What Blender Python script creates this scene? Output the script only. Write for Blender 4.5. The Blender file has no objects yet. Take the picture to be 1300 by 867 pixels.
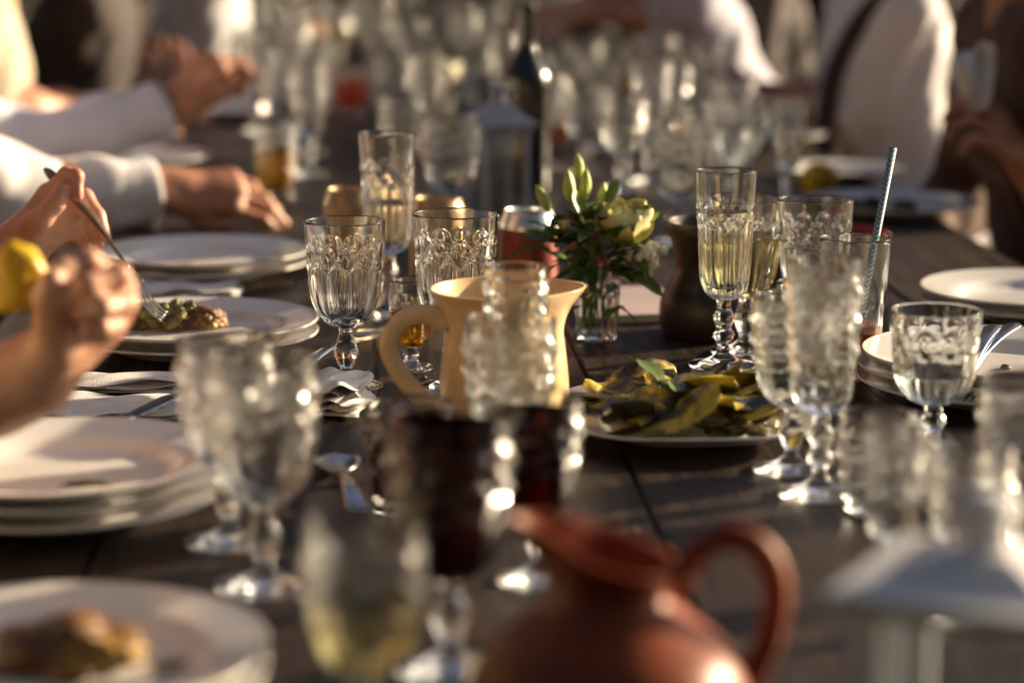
import bpy, bmesh, math, random
import numpy as np
from mathutils import Vector, Matrix
R = math.radians
random.seed(7)
rng = np.random.default_rng(11)
scene = bpy.context.scene
col = scene.collection

# ------------------------------------------------------------------ camera, sky, sun, exposure
TABLE = 0.75
CAM_H = 0.464
PITCH = R(10.5)
YAW = R(3.54)
LENS = 85.0
FPX = LENS / 36.0 * 1300.0
cam_data = bpy.data.cameras.new('camera')
cam = bpy.data.objects.new('camera', cam_data)
col.objects.link(cam)
cam.location = (0, 0, TABLE + CAM_H)
cam.rotation_euler = (R(90) - PITCH, 0, -YAW)
cam_data.lens = LENS
cam_data.sensor_width = 36.0
cam_data.clip_start = 0.05
cam_data.clip_end = 400
cam_data.dof.use_dof = True
cam_data.dof.focus_distance = 2.27
cam_data.dof.aperture_fstop = 2.8
cam_data.dof.aperture_blades = 0
scene.camera = cam

SUN_EL, SUN_AZ = R(15), R(24)          # azimuth measured from +X towards +Y
to_sun = Vector((math.cos(SUN_AZ) * math.cos(SUN_EL), math.sin(SUN_AZ) * math.cos(SUN_EL), math.sin(SUN_EL)))
world = bpy.data.worlds.new('World')
scene.world = world
world.use_nodes = True
wn = world.node_tree
sky = wn.nodes.new('ShaderNodeTexSky')
sky.sky_type = 'NISHITA'
sky.sun_disc = False
sky.sun_elevation = SUN_EL
sky.sun_rotation = math.atan2(to_sun.x, to_sun.y)
sky.air_density = 0.45
sky.dust_density = 2.5
sky.ozone_density = 0.2
wn.nodes['Background'].inputs['Strength'].default_value = 0.05
wn.links.new(sky.outputs[0], wn.nodes['Background'].inputs['Color'])
sun_data = bpy.data.lights.new('sun', 'SUN')
sun_data.energy = 5.0
sun_data.angle = R(1.0)
sun_data.color = (1.0, 0.785, 0.52)
sun = bpy.data.objects.new('sun', sun_data)
col.objects.link(sun)
sun.rotation_euler = to_sun.to_track_quat('Z', 'Y').to_euler()
sun.location = (4, 4, 4)
scene.view_settings.view_transform = 'Standard'
scene.view_settings.look = 'None'
scene.view_settings.exposure = 1.28
scene.view_settings.gamma = 1.0
cy = scene.cycles
cy.use_denoising = True
cy.use_adaptive_sampling = False
cy.max_bounces = 20
cy.diffuse_bounces = 3
cy.glossy_bounces = 6
cy.transmission_bounces = 20
cy.transparent_max_bounces = 24
cy.sample_clamp_indirect = 30.0
cy.blur_glossy = 0.0

# ------------------------------------------------------------------ the lie of the table: a point of the picture to a place in the world
_f = Vector((math.sin(YAW) * math.cos(PITCH), math.cos(YAW) * math.cos(PITCH), -math.sin(PITCH)))
_r = Vector((math.cos(YAW), -math.sin(YAW), 0))
_u = _r.cross(_f)
CAMP = Vector((0, 0, TABLE + CAM_H))


def ray(px, py):
    return _f + _r * ((px - 650) / FPX) + _u * ((433.5 - py) / FPX)


def tp(px, py, z=0.0):
    d = ray(px, py)
    t = (TABLE + z - CAMP.z) / d.z
    p = CAMP + d * t
    return Vector((p.x, p.y, TABLE + z))


def on_table(px, py, z=0.0):
    p = tp(px, py, z)
    return Vector((p.x, p.y, TABLE))


def W3(px, py, depth):
    return CAMP + ray(px, py) * depth


# ------------------------------------------------------------------ materials
MATS = {}


def mat(name, base, rough=0.5, **k):
    m = bpy.data.materials.new(name)
    m.use_nodes = True
    b = m.node_tree.nodes['Principled BSDF']
    b.inputs['Base Color'].default_value = (*base, 1)
    b.inputs['Roughness'].default_value = rough
    for kk, v in k.items():
        b.inputs[kk.replace('_', ' ')].default_value = v
    MATS[name] = m
    return m


def mottled(name, c1, c2, scale=20, rough=0.5, detail=4, bump=0.0, bump_scale=None, stretch=(1, 1, 1), lo=0.35, hi=0.65, r2=None, c3=None, coords='Object', **k):
    m = mat(name, c1, rough, **k)
    nt = m.node_tree
    b = nt.nodes['Principled BSDF']
    tc = nt.nodes.new('ShaderNodeTexCoord')
    mp = nt.nodes.new('ShaderNodeMapping')
    mp.inputs['Scale'].default_value = stretch
    nt.links.new(tc.outputs[coords], mp.inputs[0])
    n = nt.nodes.new('ShaderNodeTexNoise')
    n.inputs['Scale'].default_value = scale
    n.inputs['Detail'].default_value = detail
    nt.links.new(mp.outputs[0], n.inputs['Vector'])
    cr = nt.nodes.new('ShaderNodeValToRGB')
    cr.color_ramp.elements[0].position = lo
    cr.color_ramp.elements[0].color = (*c1, 1)
    cr.color_ramp.elements[1].position = hi
    cr.color_ramp.elements[1].color = (*c2, 1)
    if c3:
        e = cr.color_ramp.elements.new((lo + hi) / 2)
        e.color = (*c3, 1)
    nt.links.new(n.outputs['Fac'], cr.inputs[0])
    nt.links.new(cr.outputs[0], b.inputs['Base Color'])
    if r2 is not None:
        mr = nt.nodes.new('ShaderNodeMapRange')
        mr.inputs['From Min'].default_value = lo
        mr.inputs['From Max'].default_value = hi
        mr.inputs['To Min'].default_value = rough
        mr.inputs['To Max'].default_value = r2
        nt.links.new(n.outputs['Fac'], mr.inputs['Value'])
        nt.links.new(mr.outputs[0], b.inputs['Roughness'])
    if bump:
        n2 = nt.nodes.new('ShaderNodeTexNoise')
        n2.inputs['Scale'].default_value = bump_scale or scale
        n2.inputs['Detail'].default_value = 5
        nt.links.new(mp.outputs[0], n2.inputs['Vector'])
        bp = nt.nodes.new('ShaderNodeBump')
        bp.inputs['Strength'].default_value = bump
        bp.inputs['Distance'].default_value = 0.004
        nt.links.new(n2.outputs['Fac'], bp.inputs['Height'])
        nt.links.new(bp.outputs[0], b.inputs['Normal'])
    return m


def glassmat(name, c, rough, ior, sheen=0.0, thin=0.0):
    m = bpy.data.materials.new(name)
    m.use_nodes = True
    nt = m.node_tree
    nt.nodes.remove(nt.nodes['Principled BSDF'])
    g = nt.nodes.new('ShaderNodeBsdfGlass')
    g.inputs['Color'].default_value = (*c, 1)
    g.inputs['Roughness'].default_value = rough
    g.inputs['IOR'].default_value = ior
    out = g.outputs[0]
    if sheen:
        gl = nt.nodes.new('ShaderNodeBsdfGlossy')      # the slightly soft outer gloss of handled glassware
        gl.inputs['Roughness'].default_value = 0.24
        gl.inputs['Color'].default_value = (1, 1, 1, 1)
        mx = nt.nodes.new('ShaderNodeMixShader')
        mx.inputs[0].default_value = sheen
        nt.links.new(g.outputs[0], mx.inputs[1])
        nt.links.new(gl.outputs[0], mx.inputs[2])
        out = mx.outputs[0]
        if thin:
            tr = nt.nodes.new('ShaderNodeBsdfTransparent')
            tr.inputs['Color'].default_value = (*c, 1)
            m2 = nt.nodes.new('ShaderNodeMixShader')
            m2.name = 'thin'
            m2.inputs[0].default_value = thin
            nt.links.new(out, m2.inputs[1])
            nt.links.new(tr.outputs[0], m2.inputs[2])
            out = m2.outputs[0]
    nt.links.new(out, nt.nodes['Material Output'].inputs['Surface'])
    MATS[name] = m
    return m


glassmat('glass', (0.985, 0.99, 0.985), 0.04, 1.52)
glassmat('worn_glass', (0.985, 0.99, 0.985), 0.12, 1.53)
glassmat('pane_glass', (0.93, 0.95, 0.96), 0.03, 1.45)
glassmat('white_wine', (0.985, 0.945, 0.72), 0.02, 1.34)
glassmat('pale_wine', (0.998, 0.995, 0.98), 0.02, 1.34)
glassmat('amber', (0.95, 0.68, 0.16), 0.02, 1.34)
glassmat('red_wine', (0.16, 0.012, 0.010), 0.03, 1.34)
mat('red_juice', (0.85, 0.10, 0.03), 0.1, Transmission_Weight=0.25, IOR=1.34)
mat('orange_juice', (0.80, 0.22, 0.03), 0.1, Transmission_Weight=0.35, IOR=1.34)
glassmat('water', (0.97, 0.985, 0.985), 0.01, 1.33)
glassmat('green_glass', (0.05, 0.06, 0.025), 0.03, 1.5)
mottled('wood', (0.014, 0.0078, 0.0050), (0.034, 0.0192, 0.0122), scale=9, rough=0.36, r2=0.56, stretch=(9, 0.5, 4), bump=0.25, bump_scale=40, Specular_IOR_Level=0.28)
mottled('bench_wood', (0.10, 0.06, 0.04), (0.17, 0.11, 0.07), scale=9, rough=0.6, stretch=(9, 0.5, 4))
mottled('earth', (0.075, 0.045, 0.028), (0.13, 0.085, 0.055), scale=1.5, rough=0.95, detail=8, bump=0.6, bump_scale=30)
mottled('porcelain', (0.60, 0.54, 0.44), (0.76, 0.74, 0.71), scale=16, rough=0.30, r2=0.16, lo=0.28, hi=0.42, detail=6)
mottled('cream_glaze', (0.66, 0.46, 0.235), (0.79, 0.60, 0.345), scale=26, rough=0.16, r2=0.34, detail=7, bump=0.05, bump_scale=60)
mottled('terracotta', (0.15, 0.026, 0.007), (0.27, 0.054, 0.012), scale=22, Specular_IOR_Level=0.3, rough=0.36, r2=0.5, bump=0.08, bump_scale=70)
mottled('dark_glaze', (0.028, 0.018, 0.014), (0.045, 0.028, 0.02), scale=18, rough=0.35)
mottled('linen', (0.68, 0.66, 0.64), (0.75, 0.73, 0.71), scale=60, rough=0.9, bump=0.3, bump_scale=500)
mat('steel', (0.62, 0.62, 0.63), 0.16, Metallic=1.0)
mat('dark_steel', (0.30, 0.32, 0.36), 0.25, Metallic=1.0)
mat('aluminium', (0.78, 0.77, 0.75), 0.28, Metallic=1.0)
mottled('gold_can', (0.36, 0.26, 0.13), (0.45, 0.34, 0.18), scale=30, rough=0.36, Metallic=0.5)
mottled('red_can', (0.20, 0.035, 0.018), (0.27, 0.06, 0.03), scale=12, rough=0.35, Metallic=0.35)
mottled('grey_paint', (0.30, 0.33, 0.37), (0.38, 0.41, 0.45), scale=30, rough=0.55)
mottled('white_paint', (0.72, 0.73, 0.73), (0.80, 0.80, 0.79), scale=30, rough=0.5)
mottled('candle_wax', (0.45, 0.47, 0.16), (0.60, 0.60, 0.26), scale=20, rough=0.5)
mottled('skin', (0.46, 0.215, 0.13), (0.61, 0.36, 0.245), scale=22, rough=0.48, detail=6, bump=0.12, bump_scale=160, Subsurface_Weight=0.12, Subsurface_Scale=0.01)
mottled('tan_skin', (0.35, 0.15, 0.085), (0.50, 0.26, 0.165), scale=22, rough=0.48, detail=6, bump=0.12, bump_scale=160, Subsurface_Weight=0.1, Subsurface_Scale=0.01)
mat('nail', (0.62, 0.16, 0.14), 0.2)
mat('bare_nail', (0.66, 0.40, 0.33), 0.3)
mat('eye_white', (0.8, 0.8, 0.8), 0.2)


def cloth(name, c1, c2):
    return mottled(name, c1, c2, scale=12, rough=0.85, bump=0.35, bump_scale=14, Sheen_Weight=0.15)


cloth('white_shirt', (0.70, 0.69, 0.70), (0.76, 0.75, 0.75))
cloth('lavender_shirt', (0.50, 0.49, 0.58), (0.57, 0.56, 0.64))
cloth('dark_cloth', (0.028, 0.018, 0.015), (0.045, 0.028, 0.022))
cloth('maroon_cloth', (0.075, 0.02, 0.015), (0.10, 0.03, 0.02))
cloth('rust_cloth', (0.075, 0.026, 0.012), (0.12, 0.045, 0.02))
cloth('beige_cloth', (0.50, 0.43, 0.30), (0.56, 0.49, 0.36))
cloth('denim', (0.05, 0.06, 0.10), (0.07, 0.085, 0.13))
mottled('auburn_hair', (0.16, 0.055, 0.02), (0.30, 0.11, 0.04), scale=60, rough=0.5, stretch=(1, 1, 0.1))
mottled('brown_hair', (0.035, 0.02, 0.012), (0.07, 0.04, 0.025), scale=60, rough=0.5, stretch=(1, 1, 0.1))
mottled('leaf', (0.04, 0.075, 0.010), (0.13, 0.20, 0.034), scale=30, rough=0.45, bump=0.2)
mottled('bright_leaf', (0.16, 0.26, 0.028), (0.26, 0.37, 0.055), scale=40, rough=0.42)
mottled('bud_green', (0.36, 0.47, 0.06), (0.56, 0.60, 0.16), scale=50, rough=0.45)
mottled('cream_petal', (0.74, 0.69, 0.26), (0.82, 0.80, 0.48), scale=45, rough=0.5)
mottled('ivory_petal', (0.74, 0.66, 0.44), (0.82, 0.76, 0.56), scale=45, rough=0.5)
mottled('white_petal', (0.75, 0.74, 0.62), (0.82, 0.81, 0.72), scale=60, rough=0.5)
mottled('pink_berry', (0.34, 0.13, 0.12), (0.46, 0.23, 0.20), scale=80, rough=0.5)
mottled('lemon', (0.62, 0.37, 0.01), (0.74, 0.49, 0.02), scale=60, rough=0.35, bump=0.3, bump_scale=220)
mottled('courgette', (0.018, 0.014, 0.005), (0.58, 0.44, 0.045), scale=42, rough=0.28, r2=0.45, detail=8, lo=0.40, hi=0.60, c3=(0.15, 0.13, 0.02), bump=0.5, bump_scale=120)
mottled('charred', (0.030, 0.026, 0.010), (0.17, 0.145, 0.03), scale=40, rough=0.3, detail=7, bump=0.6, bump_scale=130, lo=0.42, hi=0.68)
mottled('oily_food', (0.06, 0.042, 0.010), (0.34, 0.29, 0.11), scale=90, rough=0.13, detail=7, bump=0.8, bump_scale=150, c3=(0.17, 0.14, 0.035))
mottled('fritter', (0.05, 0.016, 0.006), (0.34, 0.19, 0.018), scale=26, rough=0.5, detail=7, bump=0.8, bump_scale=90, c3=(0.15, 0.06, 0.010))
mat('red_pepper', (0.55, 0.03, 0.02), 0.3)
mottled('pink_card', (0.44, 0.34, 0.36), (0.52, 0.42, 0.42), scale=6, rough=0.6)
mat('paper', (0.72, 0.70, 0.66), 0.7)


def straw_material():
    m = mat('straw_paper', (0.3, 0.45, 0.55), 0.55)
    nt = m.node_tree
    b = nt.nodes['Principled BSDF']
    tc = nt.nodes.new('ShaderNodeTexCoord')
    sx = nt.nodes.new('ShaderNodeSeparateXYZ')
    nt.links.new(tc.outputs['Object'], sx.inputs[0])

    def M(op, a, c):
        n = nt.nodes.new('ShaderNodeMath')
        n.operation = op
        for i, v in enumerate((a, c)):
            if v is None:
                continue
            if isinstance(v, (int, float)):
                n.inputs[i].default_value = v
            else:
                nt.links.new(v, n.inputs[i])
        return n.outputs[0]
    ang = M('DIVIDE', M('ARCTAN2', sx.outputs['Y'], sx.outputs['X']), 2 * math.pi)
    zig = M('ABSOLUTE', M('SUBTRACT', M('FRACT', M('MULTIPLY', ang, 3.0), None), 0.5), None)
    v = M('FRACT', M('ADD', M('MULTIPLY', sx.outputs['Z'], 210.0), M('MULTIPLY', zig, 1.6)), None)
    st = M('GREATER_THAN', v, 0.5)
    mx = nt.nodes.new('ShaderNodeMix')
    mx.data_type = 'RGBA'
    mx.inputs['A'].default_value = (0.10, 0.20, 0.27, 1)
    mx.inputs['B'].default_value = (0.40, 0.52, 0.55, 1)
    nt.links.new(st, mx.inputs['Factor'])
    nt.links.new(mx.outputs['Result'], b.inputs['Base Color'])


straw_material()


# ------------------------------------------------------------------ objects and mesh helpers
def mesh(name, verts, faces, smooth=True):
    me = bpy.data.meshes.new(name)
    if isinstance(verts, np.ndarray):
        verts = verts.tolist()
    if isinstance(faces, np.ndarray):
        faces = faces.tolist()
    me.from_pydata(verts, [], faces)
    me.update()
    if smooth:
        me.polygons.foreach_set('use_smooth', np.ones(len(me.polygons), dtype=bool))
    return me


def obj(name, me, m=None, parent=None, loc=None, rot=None, scale=None):
    if m is not None and (not me.materials):
        me.materials.append(MATS[m])
    o = bpy.data.objects.new(name, me)
    col.objects.link(o)
    if parent is not None:
        o.parent = parent
    if loc is not None:
        o.location = loc
    if rot is not None:
        o.rotation_euler = rot
    if scale is not None:
        o.scale = (scale,) * 3 if isinstance(scale, (int, float)) else scale
    return o


def tag(o, label, cat, group=None):
    o['label'] = label
    o['category'] = cat
    if group:
        o['group'] = group
    return o


def thing(name, label, cat, loc=(0, 0, 0), rotz=0, group=None, scale=1.0, rot=None):
    o = bpy.data.objects.new(name, None)
    col.objects.link(o)
    o.empty_display_size = 0.02
    o.location = loc
    o.rotation_euler = rot if rot is not None else (0, 0, rotz)
    o.scale = (scale,) * 3
    return tag(o, label, cat, group)


def smooth_profile(pts, n=6):
    """Catmull-Rom through (r, z) points."""
    P = [np.array(p, float) for p in pts]
    out = []
    for i in range(len(P) - 1):
        p0 = P[max(i - 1, 0)]
        p1, p2 = P[i], P[i + 1]
        p3 = P[min(i + 2, len(P) - 1)]
        for k in range(n):
            t = k / n
            q = 0.5 * ((2 * p1) + (-p0 + p2) * t + (2 * p0 - 5 * p1 + 4 * p2 - p3) * t * t + (-p0 + 3 * p1 - 3 * p2 + p3) * t ** 3)
            q[0] = max(q[0], 0.0003)
            out.append(tuple(q))
    out.append(tuple(P[-1]))
    return out


def lathe(name, prof, seg=48, mod=None, caps=(True, True), smooth=True):
    """prof: (r, z) from the start to the end; mod(theta, r, z, i) -> (x, y, z)."""
    th = np.linspace(0, 2 * math.pi, seg, endpoint=False)
    V, F = [], []
    n = len(prof)
    for i, (r, z) in enumerate(prof):
        if mod is None:
            x, y, zz = r * np.cos(th), r * np.sin(th), np.full(seg, z)
        else:
            x, y, zz = mod(th, r, z, i)
        V.append(np.stack([x, y, zz], 1))
    V = np.concatenate(V)
    a = np.arange(seg)
    b = (a + 1) % seg
    for i in range(n - 1):
        F.append(np.stack([i * seg + a, i * seg + b, (i + 1) * seg + b, (i + 1) * seg + a], 1))
    F = np.concatenate(F).tolist()
    V = V.tolist()
    if caps[0]:
        c = len(V)
        V.append(np.mean(np.array(V[:seg]), 0).tolist())
        F += [[c, int(b[k]), int(a[k])] for k in range(seg)]
    if caps[1]:
        c = len(V)
        base = (n - 1) * seg
        V.append(np.mean(np.array(V[base:base + seg]), 0).tolist())
        F += [[c, base + int(a[k]), base + int(b[k])] for k in range(seg)]
    return mesh(name, V, F, smooth)


def tube(pts, rad, seg=10, flat=1.0, up=None, name='tube'):
    P = [Vector(p) for p in pts]
    n = len(P)
    if isinstance(rad, (int, float)):
        rad = [rad] * n
    V, F = [], []
    t0 = (P[1] - P[0]).normalized()
    ref = Vector(up) if up is not None else (Vector((0, 0, 1)) if abs(t0.z) < 0.9 else Vector((1, 0, 0)))
    side = t0.cross(ref).normalized()
    for i in range(n):
        t = (P[min(i + 1, n - 1)] - P[max(i - 1, 0)]).normalized()
        side = (side - t * side.dot(t)).normalized()
        bn = t.cross(side)
        for k in range(seg):
            a = 2 * math.pi * k / seg
            V.append(P[i] + side * math.cos(a) * rad[i] + bn * math.sin(a) * rad[i] * flat)
    for i in range(n - 1):
        for k in range(seg):
            F.append([i * seg + k, i * seg + (k + 1) % seg, (i + 1) * seg + (k + 1) % seg, (i + 1) * seg + k])
    F.append(list(range(seg))[::-1])
    F.append([(n - 1) * seg + k for k in range(seg)])
    return mesh(name, [tuple(v) for v in V], F)


def curve_pts(pts, n=8):
    P = [np.array(p, float) for p in pts]
    out = []
    for i in range(len(P) - 1):
        p0 = P[max(i - 1, 0)]
        p1, p2 = P[i], P[i + 1]
        p3 = P[min(i + 2, len(P) - 1)]
        for k in range(n):
            t = k / n
            out.append(0.5 * ((2 * p1) + (-p0 + p2) * t + (2 * p0 - 5 * p1 + 4 * p2 - p3) * t * t + (-p0 + 3 * p1 - 3 * p2 + p3) * t ** 3))
    out.append(P[-1])
    return out


def bev_box(name, sx, sy, sz, bev=0.003, base=True, seg=2):
    bm = bmesh.new()
    bmesh.ops.create_cube(bm, size=1)
    for v in bm.verts:
        v.co = Vector((v.co.x * sx, v.co.y * sy, (v.co.z + (0.5 if base else 0)) * sz))
    if bev:
        bmesh.ops.bevel(bm, geom=bm.edges[:], offset=bev, segments=seg, affect='EDGES')
    me = bpy.data.meshes.new(name)
    bm.to_mesh(me)
    bm.free()
    return me


# ---- signed distance bodies (surface nets): continuous, organic meshes
def surface_nets(D, org, h):
    nx, ny, nz = D.shape
    S = D < 0
    cnt = np.zeros((nx - 1, ny - 1, nz - 1), np.int8)
    offs = [(i, j, k) for i in (0, 1) for j in (0, 1) for k in (0, 1)]
    for (i, j, k) in offs:
        cnt += S[i:nx - 1 + i, j:ny - 1 + j, k:nz - 1 + k]
    idx = np.argwhere((cnt > 0) & (cnt < 8))
    vid = np.full(cnt.shape, -1, np.int32)
    vid[idx[:, 0], idx[:, 1], idx[:, 2]] = np.arange(len(idx))
    vals = {o: D[idx[:, 0] + o[0], idx[:, 1] + o[1], idx[:, 2] + o[2]] for o in offs}
    acc = np.zeros((len(idx), 3))
    num = np.zeros(len(idx))
    for a in offs:
        for ax in range(3):
            if a[ax] == 0:
                b = list(a)
                b[ax] = 1
                da, db = vals[a], vals[tuple(b)]
                cr = (da < 0) != (db < 0)
                t = np.where(cr, da / np.where(cr, da - db, 1), 0)
                p = np.tile(np.array(a, float), (len(idx), 1))
                p[:, ax] += t
                acc[cr] += p[cr]
                num += cr
    V = org + h * (idx + acc / num[:, None])
    F = []
    for ax in range(3):
        sl0 = [slice(None)] * 3
        sl1 = [slice(None)] * 3
        sl0[ax] = slice(0, -1)
        sl1[ax] = slice(1, None)
        ch = S[tuple(sl0)] != S[tuple(sl1)]
        e = np.argwhere(ch)
        b1, b2 = (ax + 1) % 3, (ax + 2) % 3
        ok = (e[:, b1] > 0) & (e[:, b2] > 0) & (e[:, b1] < D.shape[b1] - 1) & (e[:, b2] < D.shape[b2] - 1)
        e = e[ok]

        def g(d1, d2):
            q = e.copy()
            q[:, b1] += d1
            q[:, b2] += d2
            return vid[q[:, 0], q[:, 1], q[:, 2]]
        q = np.stack([g(-1, -1), g(0, -1), g(0, 0), g(-1, 0)], 1)
        s = S[e[:, 0], e[:, 1], e[:, 2]]
        q[~s] = q[~s][:, ::-1]
        F.append(q)
    return V, np.concatenate(F)


def sdf(prims, h, cut=None, wrinkle=None):
    """prims: (a, b, ra, rb, k) capsules, blended smoothly; cut: list of (point, normal, radius) half spaces removed near a point."""
    A = np.array([p[0] for p in prims] + [p[1] for p in prims], float)
    RR = max(max(p[2], p[3]) for p in prims)
    lo = A.min(0) - RR - 3 * h
    hi = A.max(0) + RR + 3 * h
    n = np.ceil((hi - lo) / h).astype(int) + 1
    D = np.full(n, 1.0, np.float32)
    ax = [lo[i] + h * np.arange(n[i]) for i in range(3)]
    for a, b, ra, rb, k in prims:
        a = np.array(a, float)
        b = np.array(b, float)
        m = max(ra, rb) + k + 4 * h
        i0 = np.maximum(((np.minimum(a, b) - m - lo) / h).astype(int), 0)
        i1 = np.minimum(((np.maximum(a, b) + m - lo) / h).astype(int) + 2, n)
        X = ax[0][i0[0]:i1[0]][:, None, None].astype(np.float32)
        Y = ax[1][i0[1]:i1[1]][None, :, None].astype(np.float32)
        Z = ax[2][i0[2]:i1[2]][None, None, :].astype(np.float32)
        d = b - a
        L = float(d @ d) + 1e-12
        t = np.clip(((X - a[0]) * d[0] + (Y - a[1]) * d[1] + (Z - a[2]) * d[2]) / L, 0, 1)
        q = np.sqrt((X - a[0] - t * d[0]) ** 2 + (Y - a[1] - t * d[1]) ** 2 + (Z - a[2] - t * d[2]) ** 2) - (ra + t * (rb - ra))
        s = D[i0[0]:i1[0], i0[1]:i1[1], i0[2]:i1[2]]
        hh = np.clip(0.5 + 0.5 * (q - s) / k, 0, 1)
        D[i0[0]:i1[0], i0[1]:i1[1], i0[2]:i1[2]] = q * (1 - hh) + s * hh - k * hh * (1 - hh)
    X = ax[0][:, None, None]
    Y = ax[1][None, :, None]
    Z = ax[2][None, None, :]
    if wrinkle:
        amp, fr = wrinkle
        w = np.sin(fr * (X + 0.6 * Z) + 2.2 * np.sin(fr * 0.6 * Y + 1)) * np.sin(fr * 0.8 * (Y - 0.5 * Z) + 1.7 * np.sin(fr * .5 * X))
        w2 = np.sin(2.3 * fr * (Y + 0.4 * X - 0.7 * Z) + 1.5 * np.sin(fr * Z))
        D = D + (amp * (w + 0.4 * w2)).astype(np.float32)
    for p, nrm, rad in (cut or []):
        q = (X - p[0]) * nrm[0] + (Y - p[1]) * nrm[1] + (Z - p[2]) * nrm[2]
        near = np.sqrt((X - p[0]) ** 2 + (Y - p[1]) ** 2 + (Z - p[2]) ** 2) - rad
        D = np.maximum(D, np.minimum(q, -near)).astype(np.float32)
    return surface_nets(D, lo, h)


def join_vf(parts):
    V, F, o = [], [], 0
    for v, f in parts:
        V.append(v)
        F.append(f + o)
        o += len(v)
    return np.concatenate(V), np.concatenate(F)


# ------------------------------------------------------------------ the setting: ground, table, benches
bm = bmesh.new()
bmesh.ops.create_grid(bm, x_segments=60, y_segments=60, size=150)
me = bpy.data.meshes.new('ground')
bm.to_mesh(me)
bm.free()
g = obj('ground', me, 'earth')
g['kind'] = 'structure'

SEAMS = [-0.402, -0.196, 0.010, 0.216, 0.422, 0.628, 0.834]
Y0, Y1 = 0.75, 9.6
tbl = thing('dining_table', 'long dark brown plank table set for an outdoor meal', 'table', (0.216, (Y0 + Y1) / 2, 0))
L3 = (Y1 - Y0) / 3
for i in range(6):
    for j in range(3):
        w = SEAMS[i + 1] - SEAMS[i]
        pm = bev_box('plank', w - 0.0022, L3 - 0.004, 0.036, 0.0022)
        obj('plank', pm, 'wood', tbl, ((SEAMS[i] + SEAMS[i + 1]) / 2 - 0.216 , Y0 + L3 * (j + 0.5) - (Y0 + Y1) / 2, TABLE - 0.036 - random.uniform(0, 0.0008)))
for yy in (-4.2, -1.4, 1.4, 4.2):
    for xx in (-0.52, 0.52):
        obj('leg', bev_box('leg', 0.08, 0.08, 0.66, 0.004), 'wood', tbl, (xx, yy, 0))
    obj('cross_rail', bev_box('cross_rail', 1.10, 0.07, 0.052, 0.004), 'wood', tbl, (0, yy, 0.661))
for sx, nm in ((-0.66, 'left'), (1.08, 'right')):
    b = thing('bench', 'long wooden bench beneath the diners on the %s of the table' % ('fork-hand side' if nm == 'left' else 'white-shirt side'), 'bench', (sx, (Y0 + Y1) / 2, 0))
    for k in (-1, 1):
        obj('seat_plank', bev_box('seat_plank', 0.16, Y1 - Y0, 0.035, 0.003), 'bench_wood', b, (k * 0.083, 0, 0.425))
    for yy in (-4.1, -1.4, 1.4, 4.1):
        obj('leg', bev_box('leg', 0.28, 0.06, 0.424, 0.003), 'bench_wood', b, (0, yy, 0))

# ------------------------------------------------------------------ bushy trees added round the yard to block sky fill and reflections
mottled('tree_leaf', (0.028, 0.036, 0.012), (0.075, 0.080, 0.026), scale=3, rough=0.6)
mottled('bark', (0.06, 0.04, 0.028), (0.11, 0.08, 0.055), scale=8, rough=0.9, bump=0.5)


def crown_mesh(seed):
    r = np.random.default_rng(seed)
    n = 9000
    cl = r.normal(0, 1, (46, 3))
    cl /= np.linalg.norm(cl, axis=1)[:, None]
    cl *= (r.uniform(0.25, 1.0, 46) ** 0.5)[:, None]
    k = r.integers(0, 46, n)
    P = cl[k] + r.normal(0, 0.17, (n, 3))
    P = P * np.array([1.75, 1.6, 2.35]) + np.array([0, 0, 2.75])
    P[:, 2] = np.maximum(P[:, 2], 0.25 + r.uniform(0, 0.3, n))
    a = r.normal(0, 1, (n, 3))
    a /= np.linalg.norm(a, axis=1)[:, None]
    b = np.cross(a, r.normal(0, 1, (n, 3)))
    b /= np.linalg.norm(b, axis=1)[:, None]
    s = r.uniform(0.07, 0.13, n)[:, None]
    V = np.stack([P - a * s, P - b * s * 0.5, P + a * s, P + b * s * 0.5], 1).reshape(-1, 3)
    return mesh('crown', V, np.arange(4 * n).reshape(-1, 4), False)


CR = [crown_mesh(k) for k in (1, 2, 3)]
TRUNK = tube(curve_pts([(0, 0, 0), (0.04, 0.02, 0.9), (-0.03, 0.05, 2.0), (0.05, 0, 3.4)], 5), [0.16 - 0.007 * i for i in range(16)], 10, name='trunk')
LIMB = [tube(curve_pts([(0, 0, z), (0.5 * math.cos(q), 0.5 * math.sin(q), z + 0.6), (1.0 * math.cos(q), 1.0 * math.sin(q), z + 1.5)], 4), [0.07 - 0.006 * i for i in range(9)], 8, name='limb') for z, q in ((1.0, 0.4), (1.4, 2.5), (1.8, 4.4))]
for k, (x, y) in enumerate([(-5.2, 13.2), (-2.6, 13.8), (-0.2, 13.0), (2.3, 13.9), (4.8, 13.3), (7.6, 13.8), (-6.6, 10.4), (-6.9, 7.6), (-6.5, 4.6), (-6.9, 1.6), (-5.6, -2.2), (-3.0, -4.2), (-0.4, -4.6), (2.3, -4.4), (5.0, -4.2)]):
    tr = thing('added_tree', 'added dark bushy tree beyond the %s of the yard' % ('far end of the table, in a row' if k < 6 else 'benches on the fork-hand side' if k < 10 else 'lantern end of the table'), 'tree', (x, y, 0), k * 1.7, 'added trees at the back of the yard' if k < 6 else 'added trees along the fork-hand side' if k < 10 else 'added trees past the lantern end', 0.92 + 0.05 * (k % 4))
    obj('trunk', TRUNK, 'bark', tr)
    for l_ in LIMB:
        obj('limb', l_, 'bark', tr)
    obj('crown', CR[k % 3], 'tree_leaf', tr)

# ------------------------------------------------------------------ glassware
SEG = 120


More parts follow.
